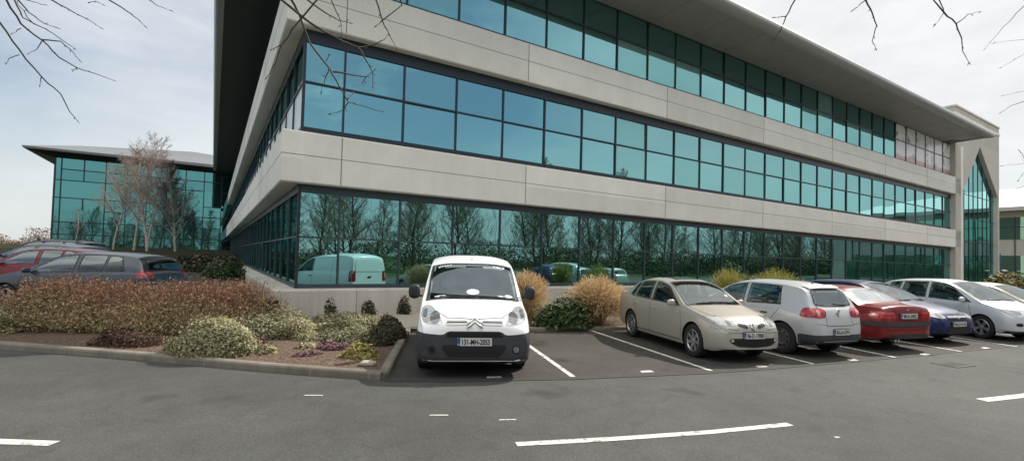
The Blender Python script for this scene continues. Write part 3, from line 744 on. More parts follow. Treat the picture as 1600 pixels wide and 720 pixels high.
    def dlo(s,x0l,x0u,x1l,x1u,lo=.025,hi=.03):
        """side window outline between two slanted lines (x front, x rear)"""
        c=s.c; n=14; P=[]
        for i in range(n+1):
            x=x0l+(x1l-x0l)*i/n; P.append((x,c.edge(x)[2]+lo))
        for i in range(n+1):
            x=x1u+(x0u-x1u)*i/n; z=c.edge(x)[1]-hi; P.append((x,max(z,c.edge(x)[2]+lo+.012)))
        return P
    def side_windows(s,wins,mat=None):
        for w in wins: s.both('side_window','L',s.dlo(*w),mat or CARGLASS,rounds=0,off=.005,step=.035,border=.022)
    def windscreen(s,xb,xt,mat=None,fb=.93,ft=.9,name='windscreen',bulge=.10):
        c=s.c; yb=c.edge(xb)[0]*fb; yt=c.edge(xt)[0]*ft; sg=1 if xb>xt else -1
        P=[(xb+sg*bulge*(1-(k/4)**2)-sg*.02,yb*k/4) for k in range(-4,5)]+[(xt+sg*.03*(1-(k/4)**2),yt*k/4) for k in range(4,-5,-1)]
        # black ceramic border, then the glass
        Q=[(x+(.022*sg if i<9 else -.022*sg),y*1.035) for i,(x,y) in enumerate(P)]
        return s.patch(name,'T',Q,mat or SCREEN,off=.006,rounds=0,step=.04,border=.035)
    def rearglass(s,outline,mat=None):
        c=[sum(p[i] for p in outline)/len(outline) for i in (0,1)]
        return s.patch('rear_window','B',[(c[0]+(p[0]-c[0])*1.05,c[1]+(p[1]-c[1])*1.08) for p in outline],mat or CARGLASS,off=.006,step=.04,border=.03)
    def seam(s,axis,pts,w=.010,off=.0016):
        for sg in ((1,-1) if axis=='L' else (1,)):
            m=MB(); ax=axis if axis!='L' else ('L' if sg>0 else 'R'); D=[]
            for a,b in zip(pts,pts[1:]):
                k=max(1,int(math.dist(a,b)/.05))
                D+=[(a[0]+(b[0]-a[0])*i/k,a[1]+(b[1]-a[1])*i/k) for i in range(k)]
            D.append(pts[-1]); prev=None
            for i,p in enumerate(D):
                q=D[min(i+1,len(D)-1)]; r=D[max(i-1,0)]; t=Vector((q[0]-r[0],q[1]-r[1])); t.normalize(); n=Vector((-t.y,t.x))*w/2
                A=s.hit(ax,p[0]-n.x,p[1]-n.y,off); B_=s.hit(ax,p[0]+n.x,p[1]+n.y,off)
                if A is None or B_ is None: prev=None; continue
                if prev: m.quad(prev[0],A,B_,prev[1])
                prev=(A,B_)
            if m.f: m.build('panel_gap',UNDER,s.root)
    def wheels(s,style='alloy5',y_in=0.015,tw=.20,rim=ALLOY):
        sp=s.sp; r=sp['wr']
        for x in sp['axles']:
            for sg in (1,-1):
                w=s.c.w(x); e=empty('wheel',(x,sg*(w-y_in),r)); e.parent=s.root
                if sg<0: e.rotation_euler=(0,0,math.pi)
                m=MB(); k=r-.012; m.lathe([(r*.66,-.012),(r*.74,-.002),(r*.9,-.001),(r*.965,-.010),(r,-.035),(r,-tw+.035),(r*.965,-tw+.01),(r*.9,-tw),(r*.66,-tw+.01)],36,0)
                m.build('tyre',TYRE,e,smooth=True)
                m=MB(); rr=r*.67
                m.lathe([(rr,-.012),(rr*.95,-.004),(rr*.90,-.03),(rr*.88,-tw+.02)],36,0)
                m.lathe([(0,-.085),(rr*.9,-.085)],24,1)
                if style.startswith('alloy'):
                    ns=int(style[5:]); 
                    for i in range(ns):
                        an=2*math.pi*i/ns+.3; M=Matrix.Rotation(an,4,'Y')
                        for q in ((rr*.14,-.028,.030,rr*.92,-.018,.048 if ns<6 else .030),):
                            x0,y0,h0,x1,y1,h1=q
                            c=[(x0,y0,-h0),(x1,y1,-h1),(x1,y1,h1),(x0,y0,h0),(x0,y0-.035,-h0),(x1,y1-.03,-h1),(x1,y1-.03,h1),(x0,y0-.035,h0)]
                            c=[M@Vector(p) for p in c]; b0=len(m.v); m.v+=[tuple(p) for p in c]
                            for f in ((0,1,2,3),(0,4,5,1),(3,2,6,7),(1,5,6,2)): m.face([b0+j for j in f],0)
                    m.lathe([(0,-.016),(rr*.17,-.018),(rr*.21,-.03),(rr*.21,-.07)],20,0)
                else:
                    m.lathe([(0,-.035),(rr*.25,-.03),(rr*.42,-.03),(rr*.55,-.016),(rr*.80,-.03),(rr*.9,-.035)],28,0)
                    for i in range(9):
                        an=2*math.pi*i/9; M=Matrix.Rotation(an,4,'Y')@Matrix.Translation((rr*.72,-.02,0)); m.box(-.02,.02,-.004,.004,-.014,.014,1,M)
                mo=m.build('rim',[rim,UNDER],e,smooth=False)
                for p in mo.data.polygons: p.use_smooth=False
    def mirror(s,x,z,mat,w=.19,h=.13,d=.10,out=.10,rz=0):
        for sg in (1,-1):
            ye=s.c.edge(x)[3]
            bmm=bmesh.new(); bmesh.ops.create_icosphere(bmm,subdivisions=3,radius=1)
            for v in bmm.verts:
                c=v.co; k=max(abs(c.x),abs(c.y),abs(c.z)); q=c*(1-.38+.38/k*1) if k>0 else c
                v.co=Vector((q.x*d*.5*(1.0 if q.x>0 else .55),q.y*w*.5,q.z*h*.5))
            bmesh.ops.translate(bmm,verts=bmm.verts,vec=Vector((x,sg*(ye+out),z)))
            st=bmesh.ops.create_cube(bmm,size=1); 
            for v in st['verts']: v.co=Vector((v.co.x*.05+x+.0,sg*(ye+out*.35)+v.co.y*.12,z-h*.28+v.co.z*.035))
            me=bpy.data.meshes.new('mirror'); bmm.to_mesh(me); bmm.free(); me.materials.append(mat); me.polygons.foreach_set('use_smooth',[True]*len(me.polygons))
            o=bpy.data.objects.new('mirror',me); COL.objects.link(o); o.parent=s.root
            g=MB(); g.box(x-d*.285,x-d*.28,sg*(ye+out)-w*.38,sg*(ye+out)+w*.38,z-h*.36,z+h*.36); g.build('mirror_glass',SCREEN,o)
    def handles(s,pts,mat):
        for x,z in pts:
            for sg in (1,-1):
                q=s.hit('L' if sg>0 else 'R',x,z,0)
                if q is None: continue
                m=MB(); m.box(-.085,.085,-.02,.022,-.016,.016,0,Matrix.Translation(q)); o=m.build('door_handle',mat,s.root)
                bv=o.modifiers.new('bevel','BEVEL'); bv.width=.010; bv.segments=2
    def plate(s,axis,z,text,w=.52,h=.112,yellow=False,mat=None,off=.02,y=0):
        q=s.hit(axis,y,z,0); q1=s.hit(axis,y,z+.05,0) or q; q2=s.hit(axis,y,z-.05,0) or q
        x=max(q.x,q1.x,q2.x)+off if axis=='F' else min(q.x,q1.x,q2.x)-off
        e=MB(); sg=1 if axis=='F' else -1
        o=MB(); o.box(-.012,.0,-w/2,w/2,-h/2,h/2); pl=o.build('number_plate',mat or PLATEW,s.root)
        pl.location=(x,y,z); 
        if sg<0: pl.rotation_euler=(0,0,math.pi)
        fr=MB(); fr.box(-.014,-.004,-w/2-.012,w/2+.012,-h/2-.012,h/2+.012); fr.build('plate_frame',BLACK,pl)
        bb=MB(); bb.quad((.003,-w/2+.002,-h/2+.002),(.003,-w/2+.045,-h/2+.002),(.003,-w/2+.045,h/2-.002),(.003,-w/2+.002,h/2-.002)); bb.build('blue_band',PLATEB,pl)
        if text:
            s.text(text,.083*h/.112,(.0045,.022,0),pl,w-.075)
            s.text('IRL',.024,(.0045,-w/2+.0235,-h*.3),pl,.034,PLATEW)
        return pl
    def text(s,t,size,loc,parent,width,mat=None):
        cu=bpy.data.curves.new('lettering','FONT'); cu.body=t; cu.size=size; cu.align_x='CENTER'; cu.align_y='CENTER'; cu.offset=size*.022
        o=bpy.data.objects.new('lettering',cu); COL.objects.link(o); dg=bpy.context.evaluated_depsgraph_get()
        me=bpy.data.meshes.new_from_object(o.evaluated_get(dg)); bpy.data.objects.remove(o); bpy.data.curves.remove(cu)
        xs=[v.co.x for v in me.vertices]; k=width*.94/(max(xs)-min(xs)); ys=[v.co.y for v in me.vertices]; ky=size*.95/(max(ys)-min(ys)); cx=(max(xs)+min(xs))/2; cy=(max(ys)+min(ys))/2
        for v in me.vertices: v.co=Vector((0,(v.co.x-cx)*k,(v.co.y-cy)*ky))
        me.materials.append(mat or INKM); o=bpy.data.objects.new('lettering',me); COL.objects.link(o); o.parent=parent; o.location=loc; return o
    def wiper(s,x,y0,y1,dx=.05):
        m=MB(); pts=[]
        for k in range(9):
            y=y0+(y1-y0)*k/8; q=s.hit('T',x+dx*math.sin(k/8*math.pi)-.0*k,y,.018)
            if q is not None: pts.append(q)
        if len(pts)>2: m.tube(pts,.009,5); m.build('wiper',BLACK,s.root)
    def rearwiper(s,z,y0,y1):
        m=MB(); pts=[s.hit('B',y0+(y1-y0)*k/6,z-.02*k/6,.018) for k in range(7)]; m.tube([p for p in pts if p],.010,5); m.build('wiper',BLACK,s.root)
    def antenna(s,x,l=.2):
        q=s.hit('T',x,0,0); m=MB(); m.tube([q-Vector((0,0,.005)),q+Vector((-.02,0,.02))],.022,8); m.tube([q,q+Vector((-l*.75,0,l*.6))],.006,5); m.build('antenna',BLACK,s.root)
    def ring_badge(s,axis,y,z,r,mat=CHROME,kind='ring'):
        q=s.hit(axis,y,z,.008); m=MB(); q2=s.hit(axis,y,z+.03,.008) or q
        t=(q2-q).normalized(); rt=Vector((0,1,0))
        def P(a,b): return q+rt*a+t*b
        if kind=='ring':
            m.tube([P(r*math.cos(a*math.pi/8),r*math.sin(a*math.pi/8)) for a in range(17)],r*.16,6); 
            m.tube([P(-r*.55,r*.5),P(-r*.15,-r*.6),P(0,0),P(r*.15,-r*.6),P(r*.55,r*.5)],r*.11,5)
        elif kind=='diamond':
            m.tube([P(0,r*1.35),P(r*.85,0),P(0,-r*1.35),P(-r*.85,0),P(0,r*1.35)],r*.24,5)
        elif kind=='bolt':
            m.tube([P(r*math.cos(a*math.pi/8),r*math.sin(a*math.pi/8)) for a in range(17)],r*.12,6); m.tube([P(-r,0.0),P(r*.1,r*.15),P(-r*.1,-r*.15),P(r,0)],r*.14,5)
        elif kind=='wing':
            m.tube([P(r*math.cos(a*math.pi/8),r*.8*math.sin(a*math.pi/8)) for a in range(17)],r*.12,6); m.tube([P(-r*.9,r*.3),P(-r*.3,-r*.05),P(0,-r*.35),P(r*.3,-r*.05),P(r*.9,r*.3)],r*.12,5)
        elif kind=='chevron':
            for dz in (0,-r*.62): m.tube([P(-r,-r*.45+dz),P(-r*.55,r*.12+dz),P(0,r*.62+dz),P(r*.55,r*.12+dz),P(r,-r*.45+dz)],[r*.12,r*.17,r*.2,r*.17,r*.12],6)
        elif kind=='roundel':
            m.lathe([(0,.002),(r,.0)],20,0,Matrix.Translation(q)@Matrix.Rotation(math.pi/2,4,'Z'))
        m.build('badge',mat,s.root,smooth=True)

    def cabin(s,xf=-.18,xr=-1.02,xd=.62,van=False,sw=True,rhd=True):
        """cut the body open behind the glass and fit seats, dashboard and wheel"""
        bme=bmesh.new(); bme.from_mesh(s.body.data); dead=[]
        for f in bme.faces:
            c=f.calc_center_median()
            if f.material_index: continue
            for t in s.glass:
                ok=True
                for p in [c]+[v.co for v in f.verts]:
                    q=t.find_nearest(p,.05)
                    if q[0] is None or q[3]>.013: ok=False; break
                if ok: dead.append(f); break
        bmesh.ops.delete(bme,geom=dead,context='FACES'); bme.to_mesh(s.body.data); bme.free()
        zb=s.c.belt(0); w=s.c.edge(0)[3]
        def cushion(name,x,y,z0,z1,wd,th,rake,mat=SEATM):
            b_=bmesh.new(); bmesh.ops.create_cube(b_,size=1)
            for v in b_.verts: v.co=Vector((v.co.x*th,v.co.y*wd*(1 if v.co.z<0 else .86),v.co.z*(z1-z0)))
            bmesh.ops.bevel(b_,geom=list(b_.edges),offset=min(th,.12)*.42,segments=3,affect='EDGES',profile=.6)
            for v in b_.verts: v.co=Vector((x+v.co.x-(v.co.z)*rake,y+v.co.y,(z0+z1)/2+v.co.z))
            me=bpy.data.meshes.new(name); b_.to_mesh(me); b_.free(); me.materials.append(mat)
            for p in me.polygons: p.use_smooth=True
            o=bpy.data.objects.new(name,me); COL.objects.link(o); o.parent=s.root; return o
        for sg in (1,-1):
            st=cushion('seat',xf,sg*.37,zb-.42,zb+.13,.48,.14,.22); h=cushion('headrest',xf-.10,sg*.37,zb+.17,zb+.35,.26,.09,.2); h.parent=st; 
        if not van:
            cushion('rear_bench',xr,0,zb-.42,zb+.10,1.18,.16,.25)
            for sg in (1,-1): cushion('headrest',xr-.08,sg*.36,zb+.11,zb+.24,.24,.08,.2)
        else: cushion('bulkhead',xf-.45,0,.35,s.c.top(-.5)-.08,1.5,.05,0,DASHM)
        cushion('dashboard',xd,0,zb-.30,zb+.02,1.36,.46,0,DASHM)
        cushion('cabin_floor',-.3,0,.27,.40,1.45,2.6,0,UNDER)
        y=-.37 if rhd else .37
        m=MB(); C=Vector((xd-.34,y,zb-.02)); ax=Vector((.45,0,.9)).normalized(); u=Vector((0,1,0)); v_=ax.cross(u)
        m.tube([C+(u*math.cos(a*math.pi/10)+v_*math.sin(a*math.pi/10))*.185 for a in range(21)],.016,6); m.tube([C-u*.18,C,C+u*.18],.014,5); m.build('steering_wheel',BLACK,s.root)
SPEC={}
SPEC['van']=dict(top=[(2.19,.46),(2.18,.60),(2.15,.74),(2.06,.85),(1.8,.955),(1.45,1.04),(1.20,1.095),(1.13,1.13),(.62,1.53),(.42,1.645),(.15,1.72),(-.6,1.79),(-1.6,1.78),(-1.98,1.74),(-2.1,1.66),(-2.15,1.3),(-2.18,.8),(-2.19,.46)],
 belt=[(-2.19,1.12),(0,1.10),(1.1,1.06),(1.6,.97),(2.19,.62)],bot=[(-2.19,.36),(-1.9,.28),(-1,.2),(1,.2),(1.9,.2),(2.19,.27)],
 w=[(2.19,.70),(2.165,.79),(2.06,.845),(1.85,.880),(1.5,.895),(0,.905),(-1.8,.90),(-2.1,.87),(-2.19,.81)],crown=.085,tum=.21,p=3.2,wr=.315,axles=(1.31,-1.42))
SPEC['saloon']=dict(top=[(2.25,.48),(2.24,.58),(2.19,.69),(2.0,.79),(1.6,.885),(1.2,.965),(1.05,1.0),(.95,1.04),(.42,1.31),(.15,1.40),(-.3,1.455),(-.75,1.445),(-1.1,1.385),(-1.58,1.16),(-1.72,1.105),(-1.9,1.10),(-2.13,1.07),(-2.2,.97),(-2.24,.72),(-2.25,.48)],
 belt=[(-2.25,.96),(-1.6,.99),(-.5,.955),(.8,.905),(1.1,.88),(1.7,.78),(2.25,.56)],bot=[(-2.25,.34),(-1.95,.25),(-1,.17),(1,.17),(1.9,.19),(2.25,.27)],
 w=[(2.25,.48),(2.23,.60),(2.13,.73),(1.9,.825),(1.5,.875),(.5,.888),(-1.3,.885),(-1.8,.85),(-2.1,.78),(-2.25,.66)],crown=.06,tum=.46,wr=.315,axles=(1.38,-1.31))
SPEC['hatch']=dict(top=[(2.10,.48),(2.09,.58),(2.04,.69),(1.87,.79),(1.5,.895),(1.1,.985),(.97,1.02),(.88,1.06),(.33,1.34),(.08,1.425),(-.4,1.475),(-1.0,1.465),(-1.5,1.42),(-1.70,1.375),(-1.78,1.30),(-1.95,1.0),(-2.02,.93),(-2.05,.76),(-2.09,.66),(-2.10,.48)],
 belt=[(-2.1,.95),(-1.5,.965),(0,.925),(1.0,.89),(1.6,.79),(2.1,.56)],bot=[(-2.1,.42),(-2.06,.32),(-1.9,.27),(-1,.19),(1,.18),(1.85,.2),(2.1,.28)],
 w=[(2.1,.48),(2.08,.60),(1.98,.73),(1.78,.82),(1.4,.87),(.3,.88),(-1.3,.88),(-1.75,.855),(-1.98,.805),(-2.06,.75),(-2.1,.60)],crown=.06,tum=.45,wr=.315,axles=(1.27,-1.31))
SPEC['coupe_saloon']=dict(top=[(2.235,.48),(2.22,.60),(2.15,.71),(1.7,.83),(1.2,.92),(.95,.965),(.85,1.0),(.28,1.28),(0,1.365),(-.4,1.415),(-.85,1.395),(-1.15,1.33),(-1.55,1.11),(-1.68,1.05),(-1.9,1.045),(-2.13,1.03),(-2.18,.96),(-2.195,.80),(-2.218,.64),(-2.232,.52),(-2.238,.44)],
 belt=[(-2.238,.90),(-1.6,.93),(-.5,.915),(.8,.87),(1.1,.85),(1.7,.76),(2.235,.55)],bot=[(-2.238,.40),(-2.20,.31),(-1.95,.25),(-1,.17),(1,.17),(1.9,.19),(2.235,.27)],
 w=[(2.235,.50),(2.2,.62),(2.1,.74),(1.9,.81),(1.5,.855),(.5,.868),(-1.3,.868),(-1.8,.84),(-2.06,.79),(-2.17,.74),(-2.215,.66),(-2.238,.50)],crown=.06,tum=.47,wr=.315,axles=(1.45,-1.23))
SPEC['tall_hatch']=dict(top=[(2.06,.48),(2.05,.60),(2.0,.72),(1.85,.83),(1.5,.95),(1.25,1.02),(1.1,1.09),(.5,1.40),(.2,1.50),(-.3,1.545),(-1.0,1.53),(-1.6,1.47),(-1.8,1.40),(-1.95,1.05),(-2.02,.93),(-2.05,.7),(-2.06,.48)],
 belt=[(-2.06,.98),(-1.0,.985),(.6,.935),(1.2,.91),(1.6,.83),(2.06,.58)],bot=[(-2.06,.36),(-1.9,.27),(-1,.19),(1,.18),(1.85,.2),(2.06,.27)],
 w=[(2.06,.50),(2.03,.62),(1.93,.74),(1.75,.81),(1.4,.845),(.3,.85),(-1.3,.85),(-1.75,.83),(-1.95,.78),(-2.06,.70)],crown=.06,tum=.36,wr=.31,axles=(1.25,-1.27))
SPEC['estate']=dict(top=[(2.3,.48),(2.28,.60),(2.22,.71),(2.0,.81),(1.5,.92),(1.15,1.0),(1.0,1.05),(.4,1.36),(.12,1.44),(-.4,1.49),(-1.3,1.475),(-1.85,1.42),(-1.97,1.36),(-2.18,1.0),(-2.24,.9),(-2.28,.7),(-2.3,.48)],
 belt=[(-2.3,.97),(-1.5,.975),(0,.93),(1.0,.89),(1.7,.79),(2.3,.56)],bot=[(-2.3,.36),(-2,.27),(-1,.19),(1,.18),(1.9,.2),(2.3,.28)],
 w=[(2.3,.5),(2.27,.62),(2.15,.75),(1.9,.84),(1.5,.88),(.3,.89),(-1.5,.885),(-2.0,.85),(-2.2,.79),(-2.3,.70)],crown=.06,tum=.44,wr=.32,axles=(1.38,-1.32))
Hd=lambda a: (math.sin(R(a)),-math.cos(R(a)))        # facing the camera, turned a degrees
WHITE=paint('white van paint',(.86,.865,.86),0,.3,.05)
BEIGE=paint('champagne metallic paint',(.445,.415,.36),.28,.33,.15)
SILVER=paint('silver metallic paint',(.54,.55,.56),.25,.32,.08)
SILVER2=paint('pale silver metallic paint',(.66,.68,.70),.22,.32,.08)
REDP=paint('dark red paint',(.20,.016,.018),.15,.3,.05)
BLUEP=paint('deep blue paint',(.006,.013,.085),.1,.35,.03)
GREYP=paint('dark slate metallic paint',(.075,.085,.10),.55,.28,.05)
MARO=paint('maroon paint',(.20,.012,.018),.1,.3,.15)
NAVY=paint('grey blue metallic paint',(.13,.15,.19),.45,.3,.15)
BLK=paint('black paint',(.012,.013,.015),.1,.25,.15)
BEIGE2=paint('pale gold metallic paint',(.54,.50,.43),.25,.33,.15)

# ---- white panel van
v=Builder(SPEC['van'],'van',(-.75,9.02,.008),Hd(6.8),'white panel van with black bumper parked nose out beside the planted bed','van',WHITE,scale=(.97,.955,1.0))
v.patch('bumper','F',[(-.9,.2),(-.9,.665),(-.47,.635),(-.40,.69),(.40,.69),(.47,.635),(.9,.665),(.9,.2)],DKGREY,off=.012,step=.045)
v.both('bumper','L',[(1.70,.2),(1.70,.60),(1.80,.665),(2.18,.665),(2.18,.2)],DKGREY,off=.010,step=.04)
v.patch('grille','F',[(-.43,.61),(-.39,.675),(.39,.675),(.43,.61)],simple('grille void',(.004,.004,.004),.8),off=.018,rounds=0)
v.patch('lower_grille','F',[(-.50,.50),(-.40,.33),(.40,.33),(.50,.50)],simple('dark mesh grille',(.006,.006,.007),.6),off=.016)
v.patch('grille_bar','F',[(-.42,.765),(-.42,.83),(-.12,.835),(-.11,.775)],simple('brushed metal strip',(.40,.41,.41),.3,.7),off=.010,rounds=0)
v.patch('grille_bar','F',[(.42,.765),(.42,.83),(.12,.835),(.11,.775)],MATS.get('x') or simple('brushed metal strip',(.40,.41,.41),.3,.7),off=.010,rounds=0)
for sg in (1,-1):
    v.patch('grille_slot','F',[(sg*.42,.80),(sg*.42,.81),(sg*.12,.815),(sg*.12,.803)],BLACK,off=.013,rounds=0)
v.ring_badge('F',0,.815,.115,CHROME,'chevron')
hl=[(.47,.775),(.64,.775),(.77,.80),(.83,.88),(.82,.965),(.74,.995),(.64,.97),(.53,.88)]
v.both('headlight','F',hl,LAMPG,off=.006,step=.035)
v.both('headlight_bowl','F',[(.60+.075*math.cos(a),.860+.075*math.sin(a)) for a in [k*math.pi/6 for k in range(12)]],LAMPD,off=.010,step=.03,rounds=0)
v.both('indicator','F',[(.73,.84),(.80,.87),(.79,.95),(.73,.95)],LAMPD,off=.010,step=.03)
for sg in (1,-1):
    v.patch('fog_lamp','F',[(sg*.63+.062*math.cos(a),.435+.062*math.sin(a)) for a in [k*math.pi/7 for k in range(14)]],BLACK,off=.020,step=.03,rounds=0)
    v.patch('fog_lamp','F',[(sg*.63+.042*math.cos(a),.435+.042*math.sin(a)) for a in [k*math.pi/7 for k in range(14)]],LAMPD if sg>0 else UNDER,off=.024,step=.03,rounds=0)
ws=v.windscreen(1.20,.42,VSCREEN,fb=.90,ft=.925,bulge=.07)
v.side_windows([(1.02,.55,.02,.02)])
# stickers, dashboard papers and the steering wheel seen through the screen
def dots(b,pts,r,mat,name='sticker'):
    m=MB()
    for y,x,ry,rx in pts:
        c=[b.hit('T',x+rx*math.sin(k*math.pi/5),y+ry*math.cos(k*math.pi/5),.012) for k in range(10)]
        c=[p for p in c if p]; m.poly(c) if len(c)>2 else None
    return m.build(name,mat,b.root)
dots(v,[(-.60+.05*k,.515-.004*k+.012*(k==0),.020,.014) for k in range(5)]+[(.40+.055*k,.53,.022,.018) for k in (0,1,1.7,3)],0,PALE)
dots(v,[(.0,1.07,.115,.065)],0,PALE); dots(v,[(-.56,1.145,.10,.018),(.62,1.12,.07,.035),(.54,1.145,.12,.018)],0,PALE,'dashboard_paper')
v.patch('sun_visor','T',[(.52,-.5),(.56,-.5),(.56,-.12),(.52,-.12)],simple('grey visor',(.16,.18,.18),.6),off=.0075,rounds=0); v.patch('sun_visor','T',[(.53,.2),(.575,.2),(.575,.56),(.53,.56)],simple('pale visor',(.30,.34,.33),.6),off=.0075,rounds=0)
v.wiper(1.19,-.50,.15,.06); v.wiper(1.20,.02,.60,.05)
v.seam('L',[(1.02,.35),(1.10,.75),(1.04,1.06)]); v.seam('L',[(.0,.25),(.0,1.66)]); v.seam('L',[(-1.15,.35),(-1.15,1.66)])
v.seam('T',[(1.72,-.80),(1.80,-.60),(2.02,-.42),(2.06,0),(2.02,.42),(1.80,.60),(1.72,.80)],.012)
v.handles([(.12,.95)],BLACK); v.both('rubbing_strip','L',[(-1.1,.50),(-1.1,.60),(.95,.60),(.95,.50)],DKGREY,off=.012)
v.mirror(1.0,1.17,BLACK,.20,.24,.13,.15)
v.patch('antenna_base','T',[(.22+.025*math.cos(k),.025*math.sin(k)) for k in range(6)],BLACK,off=.02,step=.03,rounds=0)
v.plate('F',.545,'131-MH-2055')
v.both('tail_light','L',[(-2.17,.75),(-2.17,1.15),(-2.02,1.15),(-2.02,.75)],REDL)
v.both('tail_light','B',[(.66,.75),(.66,1.15),(.83,1.15),(.83,.75)],REDL); v.patch('rear_panel','B',[(-.66,1.12),(-.62,1.57),(.62,1.57),(.66,1.12)],WHITE,off=.012); v.patch('rear_bumper','B',[(-.9,.3),(-.9,.6),(.9,.6),(.9,.3)],DKGREY,off=.015)
v.patch('door_handle','B',[(-.08,.88),(-.08,.95),(.10,.95),(.10,.88)],BLACK,off=.015)
v.wheels('steel',rim=STEELW); v.cabin(.12,0,.95,van=True)

# ---- champagne saloon
v=Builder(SPEC['saloon'],'saloon_car',(3.82,10.40,.008),Hd(14.5),'champagne beige saloon car parked nose out beside the white van','car',BEIGE,scale=(.87,.83,.985))
v.windscreen(1.06,.15,fb=.93,ft=.90,bulge=.12)
v.side_windows([(.88,.30,-.30,-.30),(-.38,-.38,-1.12,-.95),(-1.17,-1.0,-1.38,-1.14)])
v.both('headlight','F',[(.36,.685),(.58,.665),(.74,.70),(.835,.80),(.80,.815),(.62,.80),(.40,.735)],LAMPG,off=.006,step=.03)
v.both('headlight','L',[(1.88,.735),(2.12,.67),(2.12,.74),(1.74,.835),(1.76,.80)],LAMPG,off=.006,step=.03)
v.both('headlight_bowl','F',[(.52+.05*math.cos(k*math.pi/5),.715+.04*math.sin(k*math.pi/5)) for k in range(10)],LAMPD,off=.010,step=.03,rounds=0)
GR=simple('dark grille',(.006,.005,.005),.5)
v.both('grille','F',[(.13,.625),(.125,.685),(.33,.735),(.335,.67)],GR,off=.010,step=.03)
v.ring_badge('F',0,.665,.062,CHROME,'diamond')
v.patch('lower_grille','F',[(-.58,.40),(-.58,.465),(.58,.465),(.58,.40),(.40,.325),(0,.30),(-.40,.325)],GR,off=.010,step=.035)
for sg in (1,-1): v.patch('fog_lamp','F',[(sg*.53+.03*math.cos(k*math.pi/5),.43+.03*math.sin(k*math.pi/5)) for k in range(10)],LAMPG,off=.014,step=.03,rounds=0)
v.patch('bumper_strip','F',[(-.78,.555),(-.78,.575),(.78,.575),(.78,.555)],simple('polished trim',(.5,.47,.42),.2,.6),off=.008,rounds=0)
v.plate('F',.515,'06-D-17000')
v.seam('L',[(.95,.30),(1.0,.62),(.90,.90)]); v.seam('L',[(-.34,.28),(-.34,.96)]); v.seam('L',[(-1.02,.50),(-1.0,.62),(-1.2,.90),(-1.22,.98)]); v.seam('L',[(.95,.275),(-.95,.275)],.014)
v.seam('T',[(1.0,-.78),(1.6,-.70),(2.05,-.50),(2.14,0),(2.05,.50),(1.6,.70),(1.0,.78)],.012); v.seam('F',[(-.86,.62),(-.6,.63),(-.36,.60)],.008); v.seam('F',[(.86,.62),(.6,.63),(.36,.60)],.008)
v.handles([(-.20,.80),(-1.05,.84)],BEIGE); v.mirror(.72,.98,BEIGE,.20,.13,.12,.13); v.wiper(1.1,-.55,.05); v.wiper(1.1,.05,.58)
v.both('tail_light','L',[(-2.22,.80),(-2.22,1.0),(-1.98,1.02),(-2.05,.84)],REDL); v.both('tail_light','B',[(.48,.78),(.50,.98),(.76,.98),(.76,.78)],REDL); v.rearglass([(-.52,1.14),(-.47,1.36),(.47,1.36),(.52,1.14)])
v.patch('roof_panel','T',[(.02,-.36),(-.62,-.40),(-.62,.40),(.02,.36)],simple('dark glass roof',(.02,.02,.02),.1),off=.004)
v.both('window_trim','L',[(.86,.925),(-1.32,.985),(-1.32,1.0),(.84,.94)],BLACK,off=.0055,rounds=0)
v.patch('tax_disc','T',[(.78,.50),(.78,.57),(.72,.57),(.72,.50)],PALE,off=.010,rounds=0)
v.wheels('alloy7'); v.cabin()

# ---- silver hatchback seen from behind
v=Builder(SPEC['hatch'],'hatchback_car',(5.64,11.04,.008),(-Hd(21)[0],-Hd(21)[1]),'silver hatchback parked nose in, showing its red tail lamps, between champagne saloon and red saloon','car',SILVER,scale=(.93,.81,.985))
v.rearglass([(-.60,1.03),(-.53,1.30),(-.3,1.325),(.3,1.325),(.53,1.30),(.60,1.03),(.3,1.01),(-.3,1.01)])
v.windscreen(1.0,.1,bulge=.1)
v.side_windows([(.82,.24,-.28,-.28),(-.37,-.37,-1.28,-1.20)])
tl=[(.44,.80),(.40,.92),(.50,.975),(.72,.975),(.80,.93),(.83,.80),(.62,.785)]
v.both('tail_light','B',tl,REDL,off=.008,step=.03)
v.both('tail_light','L',[(-2.03,.79),(-2.03,.95),(-1.86,.99),(-1.78,.96),(-1.72,.80)],REDL,off=.008,step=.03)
for sg in (1,-1):
    v.patch('lamp_lens','B',[(sg*.66+.055*math.cos(k*math.pi/6),.885+.055*math.sin(k*math.pi/6)) for k in range(12)],simple('clear pink lens',(.62,.30,.30),.1,coat=1),off=.013,step=.03,rounds=0)
    v.patch('lamp_lens','B',[(sg*.50+.035*math.cos(k*math.pi/6),.885+.035*math.sin(k*math.pi/6)) for k in range(12)],simple('pale red lens',(.55,.12,.12),.1,coat=1),off=.013,step=.03,rounds=0)
v.patch('rear_bumper','B',[(-.92,.2),(-.92,.47),(.92,.47),(.92,.2)],DKGREY,off=.010,step=.045); v.both('rear_bumper','L',[(-2.09,.25),(-2.09,.47),(-1.70,.47),(-1.70,.25)],DKGREY,off=.009,step=.04)
v.ring_badge('B',0,.885,.06,CHROME,'ring'); v.plate('B',.52,'05-LH-3741')
v.seam('B',[(-.60,1.0),(-.42,.80),(-.45,.64),(.45,.64),(.42,.80),(.60,1.0)],.012); v.seam('B',[(-.83,.70),(-.45,.655)],.008); v.seam('B',[(.83,.70),(.45,.655)],.008)
v.seam('L',[(-.33,.28),(-.33,.94)]); v.seam('L',[(-.92,.45),(-1.0,.62),(-1.2,.85),(-1.28,.96)]); v.seam('L',[(.9,.28),(.98,.62),(.86,.9)])
v.handles([(-.88,.80),(-.08,.79)],BLACK); v.mirror(.66,.97,SILVER,.19,.13,.12,.12); v.rearwiper(1.045,.02,-.40); v.antenna(-1.45,.12)
v.both('headlight','F',[(.40,.64),(.42,.72),(.72,.74),(.78,.66)],LAMPG)
